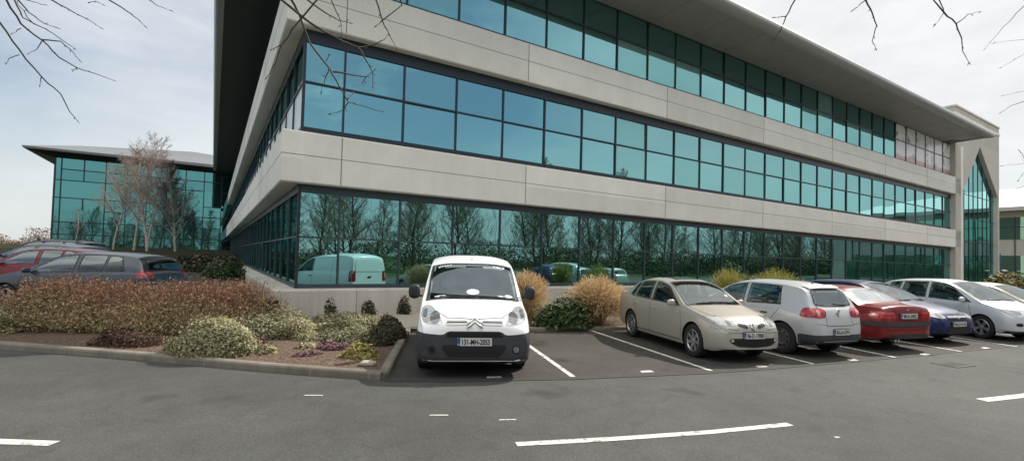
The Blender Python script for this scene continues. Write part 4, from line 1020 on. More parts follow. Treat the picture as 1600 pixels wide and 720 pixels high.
v.patch('spoiler','B',[(-.56,1.335),(-.53,1.385),(.53,1.385),(.56,1.335)],SILVER,off=.03)
v.wheels('steel',rim=simple('dark wheel cover',(.10,.10,.105),.5,.3)); v.cabin()

# ---- red saloon seen from behind
v=Builder(SPEC['coupe_saloon'],'saloon_car',(7.86,12.22,.008),(-Hd(17)[0],-Hd(17)[1]),'dark red saloon parked nose in between silver hatchback and blue car','car',REDP,scale=.94)
v.rearglass([(-.60,1.085),(-.50,1.32),(-.25,1.345),(.25,1.345),(.50,1.32),(.60,1.085)],SCREEN)
v.windscreen(.97,.05,bulge=.1); v.side_windows([(.80,.22,-.32,-.32),(-.40,-.40,-1.28,-1.08)])
v.both('tail_light','B',[(.38,.745),(.40,.885),(.76,.90),(.80,.745)],REDL,off=.008,step=.03); v.both('tail_light','L',[(-2.17,.74),(-2.17,.90),(-1.88,.90),(-1.94,.74)],REDL,off=.008,step=.03)
v.both('indicator','B',[(.44,.845),(.44,.885),(.76,.895),(.78,.845)],simple('pale red lens',(.50,.10,.08),.1,coat=1),off=.011,step=.03,rounds=0)
v.plate('B',.80,'98-D-3052')
v.patch('bumper_strip','B',[(-.9,.575),(-.9,.665),(.9,.665),(.9,.575)],DKGREY,off=.02,step=.045); v.both('bumper_strip','L',[(-2.2,.575),(-2.2,.665),(-1.64,.665),(-1.64,.575)],DKGREY,off=.015,step=.04)
v.ring_badge('B',0,.955,.036,CHROME,'roundel'); v.seam('B',[(-.62,1.05),(-.36,.88),(-.36,.70),(.36,.70),(.36,.88),(.62,1.05)],.012)
v.patch('lower_valance','B',[(-.62,.30),(-.60,.40),(.60,.40),(.62,.30)],BLACK,off=.010,step=.045); v.seam('B',[(-.75,.50),(0,.49),(.75,.50)],.01); v.seam('L',[(-.36,.28),(-.36,.92)]); v.seam('L',[(-.86,.45),(-.95,.62),(-1.15,.85),(-1.2,.93)]); v.handles([(-.95,.80),(-.15,.79)],REDP); v.mirror(.66,.93,REDP,.19,.13,.12,.12)
v.both('headlight','F',[(.40,.64),(.42,.73),(.72,.75),(.78,.66)],LAMPG)
m=MB(); m.tube([(-2.05,.45,.27),(-2.24,.45,.26)],.032,10); m.tube([(-2.05,.36,.27),(-2.24,.36,.26)],.032,10); m.build('exhaust_pipe',CHROME,v.root)
v.wheels('alloy9'); v.cabin(-.25,-1.02,.52)

# ---- blue hatchback facing out
v=Builder(SPEC['hatch'],'hatchback_car',(9.95,13.30,.008),Hd(19.5),'deep blue hatchback parked nose out between the red saloon and pale silver hatchback','car',BLUEP,scale=.96)
v.windscreen(1.0,.1,bulge=.1); v.side_windows([(.82,.24,-.28,-.28),(-.37,-.37,-1.22,-1.05),(-1.27,-1.1,-1.5,-1.34)])
v.both('headlight','F',[(.38,.66),(.50,.635),(.70,.66),(.81,.745),(.80,.80),(.66,.79),(.46,.73)],LAMPG,off=.006,step=.03); v.both('headlight','L',[(1.80,.70),(1.98,.66),(1.98,.74),(1.66,.83)],LAMPG,off=.006,step=.03)
v.both('headlight_bowl','F',[(.56+.05*math.cos(k*math.pi/5),.70+.045*math.sin(k*math.pi/5)) for k in range(10)],LAMPD,off=.010,step=.03,rounds=0)
v.patch('grille','F',[(-.34,.60),(-.36,.70),(.36,.70),(.34,.60)],GR,off=.008); v.patch('grille_bar','F',[(-.36,.655),(-.36,.695),(.36,.695),(.36,.655)],CHROME,off=.014,rounds=0); v.ring_badge('F',0,.672,.055,CHROME,'bolt')
v.patch('lower_grille','F',[(-.48,.30),(-.42,.44),(.42,.44),(.48,.30)],GR,off=.008); v.plate('F',.505,'06-D-4110')
v.both('fog_lamp','F',[(.58,.32),(.58,.39),(.68,.39),(.68,.32)],GR,off=.008,step=.03)
v.seam('L',[(-.33,.28),(-.33,.94)]); v.seam('L',[(.9,.28),(.98,.62),(.86,.9)]); v.seam('T',[(1.0,-.78),(1.5,-.70),(1.90,-.50),(2.0,0),(1.90,.50),(1.5,.70),(1.0,.78)],.012)
v.mirror(.66,.97,BLUEP,.19,.13,.12,.12); v.handles([(-.22,.80),(-1.0,.83)],BLUEP); v.wiper(1.03,-.55,.05); v.wiper(1.03,.05,.55); v.wheels('alloy5'); v.rearglass([(-.60,1.03),(-.53,1.30),(.53,1.30),(.60,1.03)]); v.both('tail_light','B',[(.55,.80),(.55,1.0),(.80,1.0),(.80,.80)],REDL)
v.cabin()

# ---- pale silver hatchback facing out
v=Builder(SPEC['tall_hatch'],'hatchback_car',(12.76,13.81,.008),Hd(15),'pale silver tall hatchback parked nose out beyond the blue car','car',SILVER2,scale=(.86,.95,.97))
v.windscreen(1.18,.25,bulge=.1); v.side_windows([(1.0,.42,-.22,-.22),(-.31,-.31,-1.12,-1.06),(-1.2,-1.14,-1.62,-1.52)])
v.both('headlight','F',[(.40,.72),(.56,.69),(.76,.74),(.80,.80),(.66,.815),(.46,.77)],LAMPD,off=.006,step=.03); v.both('headlight','L',[(1.76,.755),(1.94,.70),(1.94,.78),(1.60,.86)],LAMPD,off=.006,step=.03)
v.patch('grille','F',[(-.14,.60),(-.34,.74),(.34,.74),(.14,.60)],GR,off=.010); v.ring_badge('F',0,.70,.06,CHROME,'wing')
v.patch('lower_grille','F',[(-.36,.31),(-.36,.42),(.36,.42),(.36,.31)],GR,off=.010); v.plate('F',.505,'04-MH-5521'); v.both('fog_lamp','F',[(.50,.41),(.50,.49),(.68,.49),(.66,.41)],GR,off=.008,step=.03)
v.patch('lower_bumper','F',[(-.9,.2),(-.9,.285),(.9,.285),(.9,.2)],DKGREY,off=.010)
v.seam('L',[(-.27,.28),(-.27,.98)]); v.seam('L',[(.95,.28),(1.0,.62),(.92,.92)]); v.seam('L',[(-.95,.45),(-1.05,.65),(-1.15,.98)]); v.seam('T',[(1.2,-.76),(1.6,-.68),(1.88,-.50),(1.97,0),(1.88,.50),(1.6,.68),(1.2,.76)],.012)
v.mirror(.82,1.02,SILVER2,.19,.13,.12,.13); v.handles([(-.15,.86),(-.98,.88)],SILVER2); v.wiper(1.22,-.55,.05); v.wiper(1.22,.05,.55); v.wheels('alloy5'); v.rearglass([(-.58,1.06),(-.53,1.36),(.53,1.36),(.58,1.06)]); v.both('tail_light','B',[(.55,.85),(.55,1.1),(.76,1.1),(.80,.85)],REDL)
v.cabin(-.1,-1.05,.78)

# ---- last car, cut by the frame
v=Builder(SPEC['hatch'],'hatchback_car',(15.35,15.15,.008),Hd(20),'pale gold hatchback at the right edge, behind the silver tall hatchback','car',BEIGE2,scale=.95)
v.windscreen(1.0,.1,bulge=.1); v.side_windows([(.82,.24,-.28,-.28),(-.37,-.37,-1.22,-1.05),(-1.27,-1.1,-1.5,-1.34)]); v.mirror(.66,.97,BEIGE2,.19,.13,.12,.12); v.handles([(-.22,.80),(-1.0,.83)],BLACK)
v.both('headlight','F',[(.38,.66),(.50,.635),(.70,.66),(.81,.745),(.80,.80),(.66,.79),(.46,.73)],LAMPG,off=.006,step=.03); v.patch('grille','F',[(-.34,.60),(-.36,.70),(.36,.70),(.34,.60)],GR,off=.008); v.seam('L',[(-.33,.28),(-.33,.94)]); v.seam('L',[(.9,.28),(.98,.62),(.86,.9)]); v.wheels('alloy5'); v.plate('F',.505,'')
v.rearglass([(-.60,1.03),(-.53,1.30),(.53,1.30),(.60,1.03)]); v.both('tail_light','B',[(.55,.80),(.55,1.0),(.80,1.0),(.80,.80)],REDL)
v.cabin()

# ---- the left car park, side on, noses to the left
def side_car(spec,name,loc,head,label,mat,style='alloy5',rails=False,scale=1.0,group=None):
    v=Builder(SPEC[spec],name,loc,head,label,'car',mat,scale=scale)
    xb={'hatch':1.0,'estate':1.03,'tall_hatch':1.18}[spec]
    v.windscreen(xb,xb-.9,bulge=.1); 
    if spec=='estate': v.side_windows([(.82,.24,-.30,-.30),(-.39,-.39,-1.15,-1.15),(-1.23,-1.23,-1.85,-1.70)])
    else: v.side_windows([(.82,.24,-.28,-.28),(-.37,-.37,-.98,-.98),(-1.02,-1.02,-1.5,-1.34)])
    v.both('headlight','F',[(.38,.66),(.50,.635),(.70,.66),(.81,.745),(.80,.80),(.66,.79),(.46,.73)],LAMPG,off=.006,step=.03); v.both('headlight','L',[(1.70,.66),(1.98,.62),(1.98,.72),(1.56,.83)],LAMPG,off=.006,step=.03)
    v.rearglass([(-.58,1.03),(-.52,1.29),(.52,1.29),(.58,1.03)]); xr=-v.sp['top'][-1][0]
    v.both('tail_light','L',[(v.c.xr+.05,.86),(v.c.xr+.12,1.04),(v.c.xr+.30,1.02),(v.c.xr+.34,.84)],REDL,off=.008,step=.03); v.both('tail_light','B',[(.55,.84),(.55,1.0),(.82,1.0),(.82,.84)],REDL)
    v.seam('L',[(-.33,.28),(-.33,.94)]); v.seam('L',[(.9,.28),(.98,.62),(.86,.9)]); v.seam('L',[(-.92,.45),(-1.0,.62),(-1.0,.96)]); v.mirror(.70,.98,mat if not rails else BLACK,.19,.13,.12,.12); v.handles([(-.22,.82),(-.92,.84)],mat)
    v.wiper(xb+.03,-.5,.5); v.wheels(style); v.plate('F',.47,''); v.cabin()
    if rails:
        for sg in (1,-1):
            m=MB(); pts=[v.hit('T',x,sg*.52,.045 if -1.7<x<.0 else .0) for x in (.05,-.1,-.5,-1.0,-1.5,-1.7,-1.8)]; m.tube(pts,.018,6); m.build('roof_rail',BLACK,v.root)
    return v
def hl(a): return (-math.cos(R(a)),-math.sin(R(a)))
side_car('hatch','hatchback_car',(-10.95,12.5,lot(12.5)+.08),hl(2),'dark slate grey hatchback parked side on behind the red brown hedge','' or GREYP)
side_car('hatch','hatchback_car',(-14.8,15.4,lot(15.4)),hl(3),'maroon hatchback parked just beyond the dark grey hatchback','' or MARO)
side_car('hatch','hatchback_car',(-17.8,18.3,lot(18.3)),hl(3),'grey blue hatchback parked between the maroon car and black estate','' or NAVY)
side_car('estate','estate_car',(-21.0,21.8,lot(21.8)),hl(4),'black estate car with roof rails, farthest of the cars behind the hedge','' or BLK,rails=True)
# ------------------------------------------------------------------ planting
def rnd_unit():
    while True:
        v=Vector((random.uniform(-1,1),random.uniform(-1,1),random.uniform(-1,1)))
        if .05<v.length<1: return v.normalized()
def leaf(m,p,n,size,asp=1.7,mi=0):
    a=n.cross(rnd_unit()); 
    if a.length<1e-3: return
    a.normalize(); b=n.cross(a); a=a*size*.5*asp; b=b*size*.5
    i=len(m.v); m.v+=[tuple(p-a),tuple(p-a*.1+b),tuple(p+a),tuple(p-a*.1-b)]; m.face((i,i+1,i+2,i+3),mi)
def lump(seed,amp):
    rs=random.Random(seed); W=[(Vector((rs.uniform(-1,1),rs.uniform(-1,1),rs.uniform(-1,1)))*rs.uniform(2,5),rs.uniform(0,6.3)) for _ in range(6)]
    return lambda d: 1+amp*sum(math.sin(d.dot(w)+f) for w,f in W)/3
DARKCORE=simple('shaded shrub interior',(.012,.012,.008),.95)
def shrub(name,loc,rx,ry,rz,n,size,mat,label,cat='shrub',group=None,seed=1,amp=.22,core=True,stem=TWIG,flat=.12,up=.35,asp=1.7,shell=.72):
    random.seed(seed); L=lump(seed,amp); root=empty(name,loc,0,label,cat,group); m=MB()
    for _ in range(n):
        d=rnd_unit(); d.z=abs(d.z)*1.0-flat
        d.normalize(); r=L(d)*(shell+(1.04-shell)*random.random()**.6)*(random.uniform(1.02,1.2) if random.random()<.07 else 1)
        p=Vector((d.x*rx*r,d.y*ry*r,max(.015,(d.z+flat)*rz*r*.92)))
        nn=(d+rnd_unit()*.9+Vector((0,0,up))).normalized(); leaf(m,p,nn,size*random.uniform(.45,1.55),asp)
    m.build('foliage',mat,root)
    s=MB()
    for _ in range(26):
        d=rnd_unit(); d.z=abs(d.z)+.15; d.normalize(); r=L(d)*.9; e=Vector((d.x*rx*r,d.y*ry*r,(d.z)*rz*r*.9)); s.tube([(e.x*.12,e.y*.12,0),(e.x*.5,e.y*.5,e.z*.6),tuple(e)],[.012,.008,.004],4)
    s.build('stem',stem,root)
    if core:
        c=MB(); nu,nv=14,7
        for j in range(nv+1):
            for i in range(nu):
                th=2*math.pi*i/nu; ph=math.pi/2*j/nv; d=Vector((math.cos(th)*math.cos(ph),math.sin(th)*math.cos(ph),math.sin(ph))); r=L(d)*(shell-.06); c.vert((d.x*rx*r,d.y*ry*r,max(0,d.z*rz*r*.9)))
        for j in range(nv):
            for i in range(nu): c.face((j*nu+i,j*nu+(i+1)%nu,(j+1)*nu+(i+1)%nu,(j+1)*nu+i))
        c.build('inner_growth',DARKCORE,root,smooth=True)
    return root
VARI=leafmat('pale variegated leaves',[(0,(.15,.145,.06)),(.35,(.29,.27,.14)),(.7,(.42,.385,.23)),(1,(.50,.46,.30))],.55,.15)
VARG=leafmat('grey green variegated leaves',[(0,(.05,.06,.025)),(.4,(.17,.17,.085)),(.8,(.36,.33,.20)),(1,(.46,.42,.28))],.55,.15)
YELL=leafmat('yellow green leaves',[(0,(.16,.13,.03)),(.5,(.38,.32,.10)),(1,(.56,.49,.22))],.5,.2)
DKSH=leafmat('dark shrub leaves',[(0,(.018,.02,.010)),(.5,(.05,.048,.022)),(.85,(.085,.07,.04)),(1,(.16,.11,.06))],.6)
DKGR=leafmat('glossy dark green leaves',[(0,(.012,.025,.008)),(.5,(.04,.07,.02)),(1,(.11,.15,.05))],.4)
HEATH=leafmat('purple heather',[(0,(.08,.05,.04)),(.5,(.20,.10,.115)),(1,(.33,.18,.21))],.8)
SANDY=leafmat('bleached foliage',[(0,(.18,.14,.07)),(.6,(.38,.32,.19)),(1,(.50,.44,.30))],.7)
BOXL=leafmat('small box leaves',[(0,(.02,.02,.01)),(.6,(.05,.05,.022)),(1,(.10,.10,.04))],.6)
# mounded pale shrubs
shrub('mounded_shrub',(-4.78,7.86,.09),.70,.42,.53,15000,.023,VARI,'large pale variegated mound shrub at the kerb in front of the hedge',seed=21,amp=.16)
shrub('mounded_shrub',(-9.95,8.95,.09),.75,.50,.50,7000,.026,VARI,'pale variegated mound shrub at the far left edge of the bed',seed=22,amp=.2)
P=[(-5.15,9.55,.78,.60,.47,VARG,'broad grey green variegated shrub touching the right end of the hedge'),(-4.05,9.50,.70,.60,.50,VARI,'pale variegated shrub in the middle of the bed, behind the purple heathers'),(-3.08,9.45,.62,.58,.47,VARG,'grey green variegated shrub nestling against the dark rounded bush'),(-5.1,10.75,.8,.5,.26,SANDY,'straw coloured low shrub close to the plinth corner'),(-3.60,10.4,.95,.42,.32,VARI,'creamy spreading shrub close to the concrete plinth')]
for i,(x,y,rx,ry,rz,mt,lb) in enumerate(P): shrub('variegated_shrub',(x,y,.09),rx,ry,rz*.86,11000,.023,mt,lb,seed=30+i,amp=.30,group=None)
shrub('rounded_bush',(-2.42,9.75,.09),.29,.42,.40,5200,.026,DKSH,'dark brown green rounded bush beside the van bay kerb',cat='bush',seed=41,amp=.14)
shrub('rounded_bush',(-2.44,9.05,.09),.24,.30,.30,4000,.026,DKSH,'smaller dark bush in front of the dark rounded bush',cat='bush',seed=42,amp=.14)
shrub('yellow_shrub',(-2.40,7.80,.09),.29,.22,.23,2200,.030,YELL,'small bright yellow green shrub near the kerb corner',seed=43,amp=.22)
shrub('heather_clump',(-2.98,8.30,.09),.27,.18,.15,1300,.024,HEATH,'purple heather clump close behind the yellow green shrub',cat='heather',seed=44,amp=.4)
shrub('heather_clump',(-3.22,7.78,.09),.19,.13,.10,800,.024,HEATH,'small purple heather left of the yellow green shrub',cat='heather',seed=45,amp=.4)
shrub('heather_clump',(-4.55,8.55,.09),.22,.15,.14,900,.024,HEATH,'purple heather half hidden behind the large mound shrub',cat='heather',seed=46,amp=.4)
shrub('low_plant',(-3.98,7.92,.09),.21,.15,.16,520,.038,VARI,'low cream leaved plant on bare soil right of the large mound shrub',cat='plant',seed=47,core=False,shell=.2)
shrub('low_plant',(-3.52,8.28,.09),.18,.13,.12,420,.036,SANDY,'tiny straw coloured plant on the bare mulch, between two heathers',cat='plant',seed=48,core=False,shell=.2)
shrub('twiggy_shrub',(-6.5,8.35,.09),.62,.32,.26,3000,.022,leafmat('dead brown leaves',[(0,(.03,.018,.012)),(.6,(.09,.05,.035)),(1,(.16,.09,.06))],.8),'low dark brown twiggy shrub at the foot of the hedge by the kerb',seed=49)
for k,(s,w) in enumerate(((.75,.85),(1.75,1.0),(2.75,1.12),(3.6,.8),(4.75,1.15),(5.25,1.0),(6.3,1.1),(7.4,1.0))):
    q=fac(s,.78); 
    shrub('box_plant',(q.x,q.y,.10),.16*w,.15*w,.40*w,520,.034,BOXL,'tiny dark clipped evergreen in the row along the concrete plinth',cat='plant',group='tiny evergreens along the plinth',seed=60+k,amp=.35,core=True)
st=empty('stone',(-2.12,7.26,.13),.4,'pale flat stone lying on the mulch near the kerb corner','stone'); m=MB()
bmm=bmesh.new(); bmesh.ops.create_icosphere(bmm,subdivisions=2,radius=1); rs=random.Random(3)
for vv in bmm.verts: vv.co=Vector((vv.co.x*.12,vv.co.y*.075,vv.co.z*.05))*(1+rs.uniform(-.12,.12))
me=bpy.data.meshes.new('stone_body'); bmm.to_mesh(me); bmm.free(); me.materials.append(PAVE); o=bpy.data.objects.new('stone_body',me); COL.objects.link(o); o.parent=st

# ---- the long hedge of upright red brown stems
hedge=empty('hedge',(-7.7,10.0,.08),0,'long clipped hedge of upright reddish brown stems in front of the parked cars','hedge')
random.seed(77); m=MB(); f=MB()
def hp():
    u=random.random(); x=-2.35+4.95*u
    fr=random.random(); y=-1.0+1.75*fr+.18*math.sin(u*5)+.30*u
    return u,x,y,fr
def hh(u,fr):
    top=.98+.07*math.sin(u*9+1)+.05*math.sin(u*23)+.04*math.sin(u*51)
    skirt=min(1,.30+1.65*fr)       # the near side sprawls lower
    return top*skirt*(.82 if u>.95 else 1)*(.80+.20*min(1,u/.05))
for _ in range(6500):
    u,x,y,fr=hp(); h=hh(u,fr)*random.uniform(.70,1.07)
    lean=Vector((random.gauss(0,.13),random.gauss(0,.10)-(.22*(1-fr)),0)); b=Vector((x,y,0)); w=random.uniform(.003,.0065); rt=Vector((random.uniform(-1,1),random.uniform(-1,1),0)).normalized()*w
    q=[b,b+lean*.45+Vector((0,0,h*.5)),b+lean+Vector((0,0,h))]
    i=len(m.v); m.v+=[tuple(q[0]-rt),tuple(q[0]+rt),tuple(q[1]-rt*.8),tuple(q[1]+rt*.8),tuple(q[2]-rt*.3),tuple(q[2]+rt*.3)]; m.face((i,i+1,i+3,i+2)); m.face((i+2,i+3,i+5,i+4))
    for _k in range(9):
        t=random.uniform(.15,1.0); p=b+lean*t+Vector((random.gauss(0,.04),random.gauss(0,.04),h*t)); z=p.z+random.gauss(0,.10)+.12*math.sin(x*3.1)*math.sin(x*1.3+1)
        leaf(f,p,(rnd_unit()+Vector((0,-.4,.5))).normalized(),random.uniform(.014,.034),2.0,0 if z>.64+.10*math.sin(x*2.3+y*3)+random.gauss(0,.06) else (1 if z>.24 else 2))
HST=leafmat('red brown stems',[(0,(.08,.042,.03)),(.45,(.24,.125,.09)),(.8,(.36,.22,.15)),(1,(.46,.35,.22))],.6)
HL1=leafmat('russet hedge buds',[(0,(.30,.11,.085)),(.4,(.54,.26,.17)),(.75,(.68,.43,.24)),(1,(.80,.64,.38))],.6,.4)
HL2=leafmat('olive hedge leaves',[(0,(.20,.16,.075)),(.45,(.50,.41,.21)),(.8,(.68,.58,.34)),(1,(.54,.28,.18))],.6,.4)
HL3=leafmat('dull green hedge leaves',[(0,(.12,.11,.05)),(.5,(.38,.34,.17)),(1,(.58,.51,.29))],.6,.4)
m.build('stem',HST,hedge); f.build('foliage',[HL1,HL2,HL3],hedge)
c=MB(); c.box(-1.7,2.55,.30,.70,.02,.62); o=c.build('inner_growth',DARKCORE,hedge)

# ---- ornamental grasses
def grass(name,loc,r,h,n,mat,label,seed,spread=.5,curve=.35,w=.006,fz=.95):
    random.seed(seed); root=empty(name,loc,0,label,'ornamental grass'); m=MB(); pl=MB(); tips=[]
    for _ in range(n):
        a=random.uniform(0,2*math.pi); rr=r*.32*math.sqrt(random.random()); b=Vector((rr*math.cos(a),rr*math.sin(a),0)); out=Vector((math.cos(a+random.gauss(0,.5)),math.sin(a+random.gauss(0,.5)),0))
        H=h*random.uniform(.55,1.05)*(1-.25*(rr/r)); s=random.uniform(.25,1)*spread*(.35+rr/(r*.32)*.9)*r/.45; side=Vector((-out.y,out.x,0))*w*random.uniform(.7,1.4); side.rotate(Matrix.Rotation(random.uniform(0,3.1),3,'Z'))
        prev=None; last=None; bent=random.random()<.35; droop=random.uniform(.1,.5)
        for k in range(5):
            t=k/4; p=b+out*s*(t**1.8)+side*random.gauss(0,3.5)*t+Vector((0,0,H*(t-curve*.5*s*t**3-(droop*t**3 if bent else 0)))); ww=side*(1-.75*t)
            A=m.vert(p-ww); B_=m.vert(p+ww)
            if prev: m.face((prev[0],prev[1],B_,A))
            prev=(A,B_)
            if k==4: tips.append((p,(p-last).normalized()))
            last=p
    m.build('blade',mat,root)
    for q,ax in tips:      # seed heads along the last part of the stems
        for _k in range(3):
            t=random.random(); l=random.uniform(.03,.10); a2=(ax+rnd_unit()*.55).normalized(); p=q-ax*t*.16+rnd_unit()*.012; sd=a2.cross(rnd_unit()).normalized()*random.uniform(.003,.007)
            i=len(pl.v); pl.v+=[tuple(p-sd),tuple(p+sd),tuple(p+a2*l+sd*.3),tuple(p+a2*l-sd*.3)]; pl.face((i,i+1,i+2,i+3))
    pl.build('plume',mat,root); return root
TAN=leafmat('dry tan grass',[(0,(.26,.15,.07)),(.35,(.52,.36,.18)),(.8,(.72,.55,.32)),(1,(.82,.70,.48))],.7,.4)
GRN=leafmat('yellow green grass',[(0,(.10,.12,.025)),(.4,(.28,.28,.06)),(.75,(.46,.42,.13)),(1,(.62,.52,.24))],.6,.35)
grass('tan_grass',(.42,12.45,.08),.42,1.42,4200,TAN,'tall clump of dry tan grass directly right of the white van',5,.46,curve=.8)
grass('tan_grass',(2.30,12.80,.08),.56,1.42,6500,TAN,'wide bushy clump of dry tan grass left of the champagne saloon',6,.62,curve=1.0)
grass('green_grass',(7.2,15.9,.08),  .50,1.62,1500,GRN,'yellow green feathery grass showing above the gap between the champagne and silver cars',7,.40,curve=.6,w=.008)
grass('green_grass',(9.3,16.9,.08),  .72,1.66,1900,GRN,'yellow green feathery grass standing behind the silver hatchback roof',8,.40,curve=.6,w=.008)
shrub('evergreen_shrub',(1.42,12.30,.08),.80,.42,.62,4200,.050,DKGR,'dark green leafy shrub between the two tan grass clumps',seed=81,amp=.3,asp=2.2)
shrub('evergreen_shrub',(5.6,14.6,.08),.8,.5,.8,1500,.07,DKGR,'dark green shrub hidden behind the champagne saloon',seed=82,amp=.3)
shrub('box_hedge',(24.3,22.9,.05),2.2,.8,1.75,3600,.11,leafmat('yellowing hedge leaves',[(0,(.05,.05,.012)),(.5,(.15,.13,.035)),(1,(.30,.24,.08))],.6),'rounded olive hedge in front of the entrance tower at the right edge',cat='hedge',seed=83)
shrub('evergreen_shrub',(-13.6,22.6,.40),.9,.8,1.0,2200,.07,DKGR,'dark evergreen shrub beside the path at the rear of the building side',seed=84)

shrub('evergreen_hedge',(-16.6,25.8,.50),2.3,.7,.95,4600,.085,DKSH,'dark low evergreen hedge below the right hand birches, behind the grey hatchback',cat='hedge',seed=85)
# ---- trees
def tree_mesh(seed,h,spread=.34,base=.10,twig=.006,lat=22,sub=8,tw=4,first=.25,rise=.75,stems=1,lean=.0):
    """bare tree: leader with ascending laterals, each feathered with fine twigs"""
    rs=random.Random(seed); tr=MB(); cr=MB()
    def ru(s=1): return Vector((rs.gauss(0,s),rs.gauss(0,s),rs.gauss(0,s)))
    def limb(m,p,d,l,r0,r1,n,k,up):
        pts=[p]; rr=[r0]; q=p; dd=d.normalized()
        for i in range(n):
            dd=(dd+ru(k)+Vector((0,0,up))).normalized(); q=q+dd*l/n; pts.append(q); rr.append(r0+(r1-r0)*(i+1)/n)
        return pts,rr
    for sidx in range(stems):
        d0=Vector((rs.gauss(0,.04)+(lean if sidx else -lean*.6),rs.gauss(0,.04)+rs.uniform(-.5,.5)*lean*sidx,1)); H=h*(1 if sidx==0 else rs.uniform(.8,.95)); b0=base*(1 if sidx==0 else .75)
        pts,rr=limb(tr,Vector((0,0,0)),d0,H,b0,twig*.8,14,.055,.02); tr.tube(pts,rr,7,cap=False)
        for i in range(lat):
            t=first+(1-first)*((i+rs.random())/lat)**.9; t=min(.985,t); f=t*14; j=min(13,int(f)); p=pts[j]+(pts[j+1]-pts[j])*(f-j)
            a=i*2.4+rs.uniform(-.5,.5); L=H*spread*(1.05-t)**.7*rs.uniform(.65,1.15); dd=Vector((math.cos(a),math.sin(a),rise*rs.uniform(.7,1.5)+.5*t))
            r=max(twig*1.1,rr[j]*.42); P,Rr=limb(cr,p,dd,L,r,twig*.7,6,.13,.07); (tr if r>.022 else cr).tube(P,Rr,5,cap=False)
            for s_ in range(sub):
                u=.22+.76*(s_+rs.random())/sub; g=u*6; q=min(5,int(g)); p2=P[q]+(P[q+1]-P[q])*(g-q); tdir=(P[q+1]-P[q]).normalized()
                d2=(tdir+ru(.62)+Vector((0,0,.25))).normalized(); l2=L*.42*(1.15-u)*rs.uniform(.6,1.3)+.12*h*.1; P2,R2=limb(cr,p2,d2,l2,twig*.85,twig*.45,4,.16,.06); cr.tube(P2,R2,3,cap=False)
                for w_ in range(tw):
                    g2=(.25+.73*rs.random())*4; q2=min(3,int(g2)); p3=P2[q2]+(P2[q2+1]-P2[q2])*(g2-q2); d3=((P2[q2+1]-P2[q2]).normalized()+ru(.6)).normalized(); l3=l2*rs.uniform(.3,.7); P3,R3=limb(cr,p3,d3,l3,twig*.5,twig*.3,2,.15,.03); cr.tube(P3,R3,3,cap=False)
    return tr,cr
def tree(name,loc,seed,h,spread,label,trunkm,crownm,group=None,rz=0,**k):
    root=empty(name,loc,rz,label,'tree',group); a,b=tree_mesh(seed,h,spread,**k); a.build('trunk',trunkm,root,smooth=True); b.build('crown',crownm,root); return root
TWR=simple('rusty birch twigs',(.30,.225,.185),.9,var=.35,scale=1.5)
TWF=simple('sunlit fawn twigs',(.30,.24,.17),.9,var=.4,scale=1.0)
TWO=simple('sunlit olive twigs',(.22,.20,.12),.9,var=.4,scale=1.0)
TWG=simple('brown birch twigs',(.30,.25,.21),.9,var=.35,scale=1.5)
tree('birch_tree',(-33.6,40.5,1.65),4,7.6,.62,'slim pale birch at the left of the group before the glazed block',BIRCH,TWG,base=.085,twig=.012,lat=40,sub=12,tw=6,first=.2,rise=.62)
tree('birch_tree',(-31.3,39.8,1.65),7,9.3,.60,'tallest rusty twigged birch in the middle of the birch group',BIRCH,TWR,base=.11,twig=.011,lat=40,sub=11,tw=5,first=.2,rise=.62)
tree('birch_tree',(-29.3,38.6,1.6),12,8.3,.60,'twin stemmed pale birch standing right of the rusty birch',BIRCH,TWR,base=.11,twig=.011,lat=34,sub=11,tw=5,first=.2,rise=.6,stems=2,lean=.16)
tree('birch_tree',(-27.6,39.4,1.6),19,6.8,.60,'dark twigged birch at the right of the birch group, nearest the office block',BIRCH,simple('dark twigs',(.05,.04,.038),.9),base=.10,twig=.014,lat=40,sub=12,tw=6,first=.12)
tree('birch_tree',(-36.5,40,1.6),23,3.4,.34,'small young birch left of the birch group, in front of the glazing',BIRCH,TWG,base=.045,twig=.010,lat=14,sub=6,tw=3)
tree('bare_tree',(-63,58,0.5),31,7.4,.28,'thin bare tree on the skyline at the far left',BARK,simple('grey twigs',(.30,.26,.23),.9),base=.07,twig=.014,lat=20,sub=6,tw=3)
# distant hedgerow at the far left
random.seed(9); m=MB()
for _ in range(16000):
    u=random.random(); x=-100+42*u; y=74+random.uniform(-2,2); hh=2.5+1.3*math.sin(u*31)*math.sin(u*13)+.7*math.sin(u*70); z=.5+abs(hh)*random.random()**.7
    leaf(m,Vector((x,y,z)),(rnd_unit()+Vector((0,-1,0))).normalized(),random.uniform(.06,.13),5)
o=m.build('far_hedgerow',leafmat('far brown twigs',[(0,(.16,.11,.08)),(.5,(.32,.22,.15)),(1,(.44,.34,.24))],.9)); tag(o,'brown bare hedgerow on the skyline beyond the left car park','hedgerow',kind='stuff')
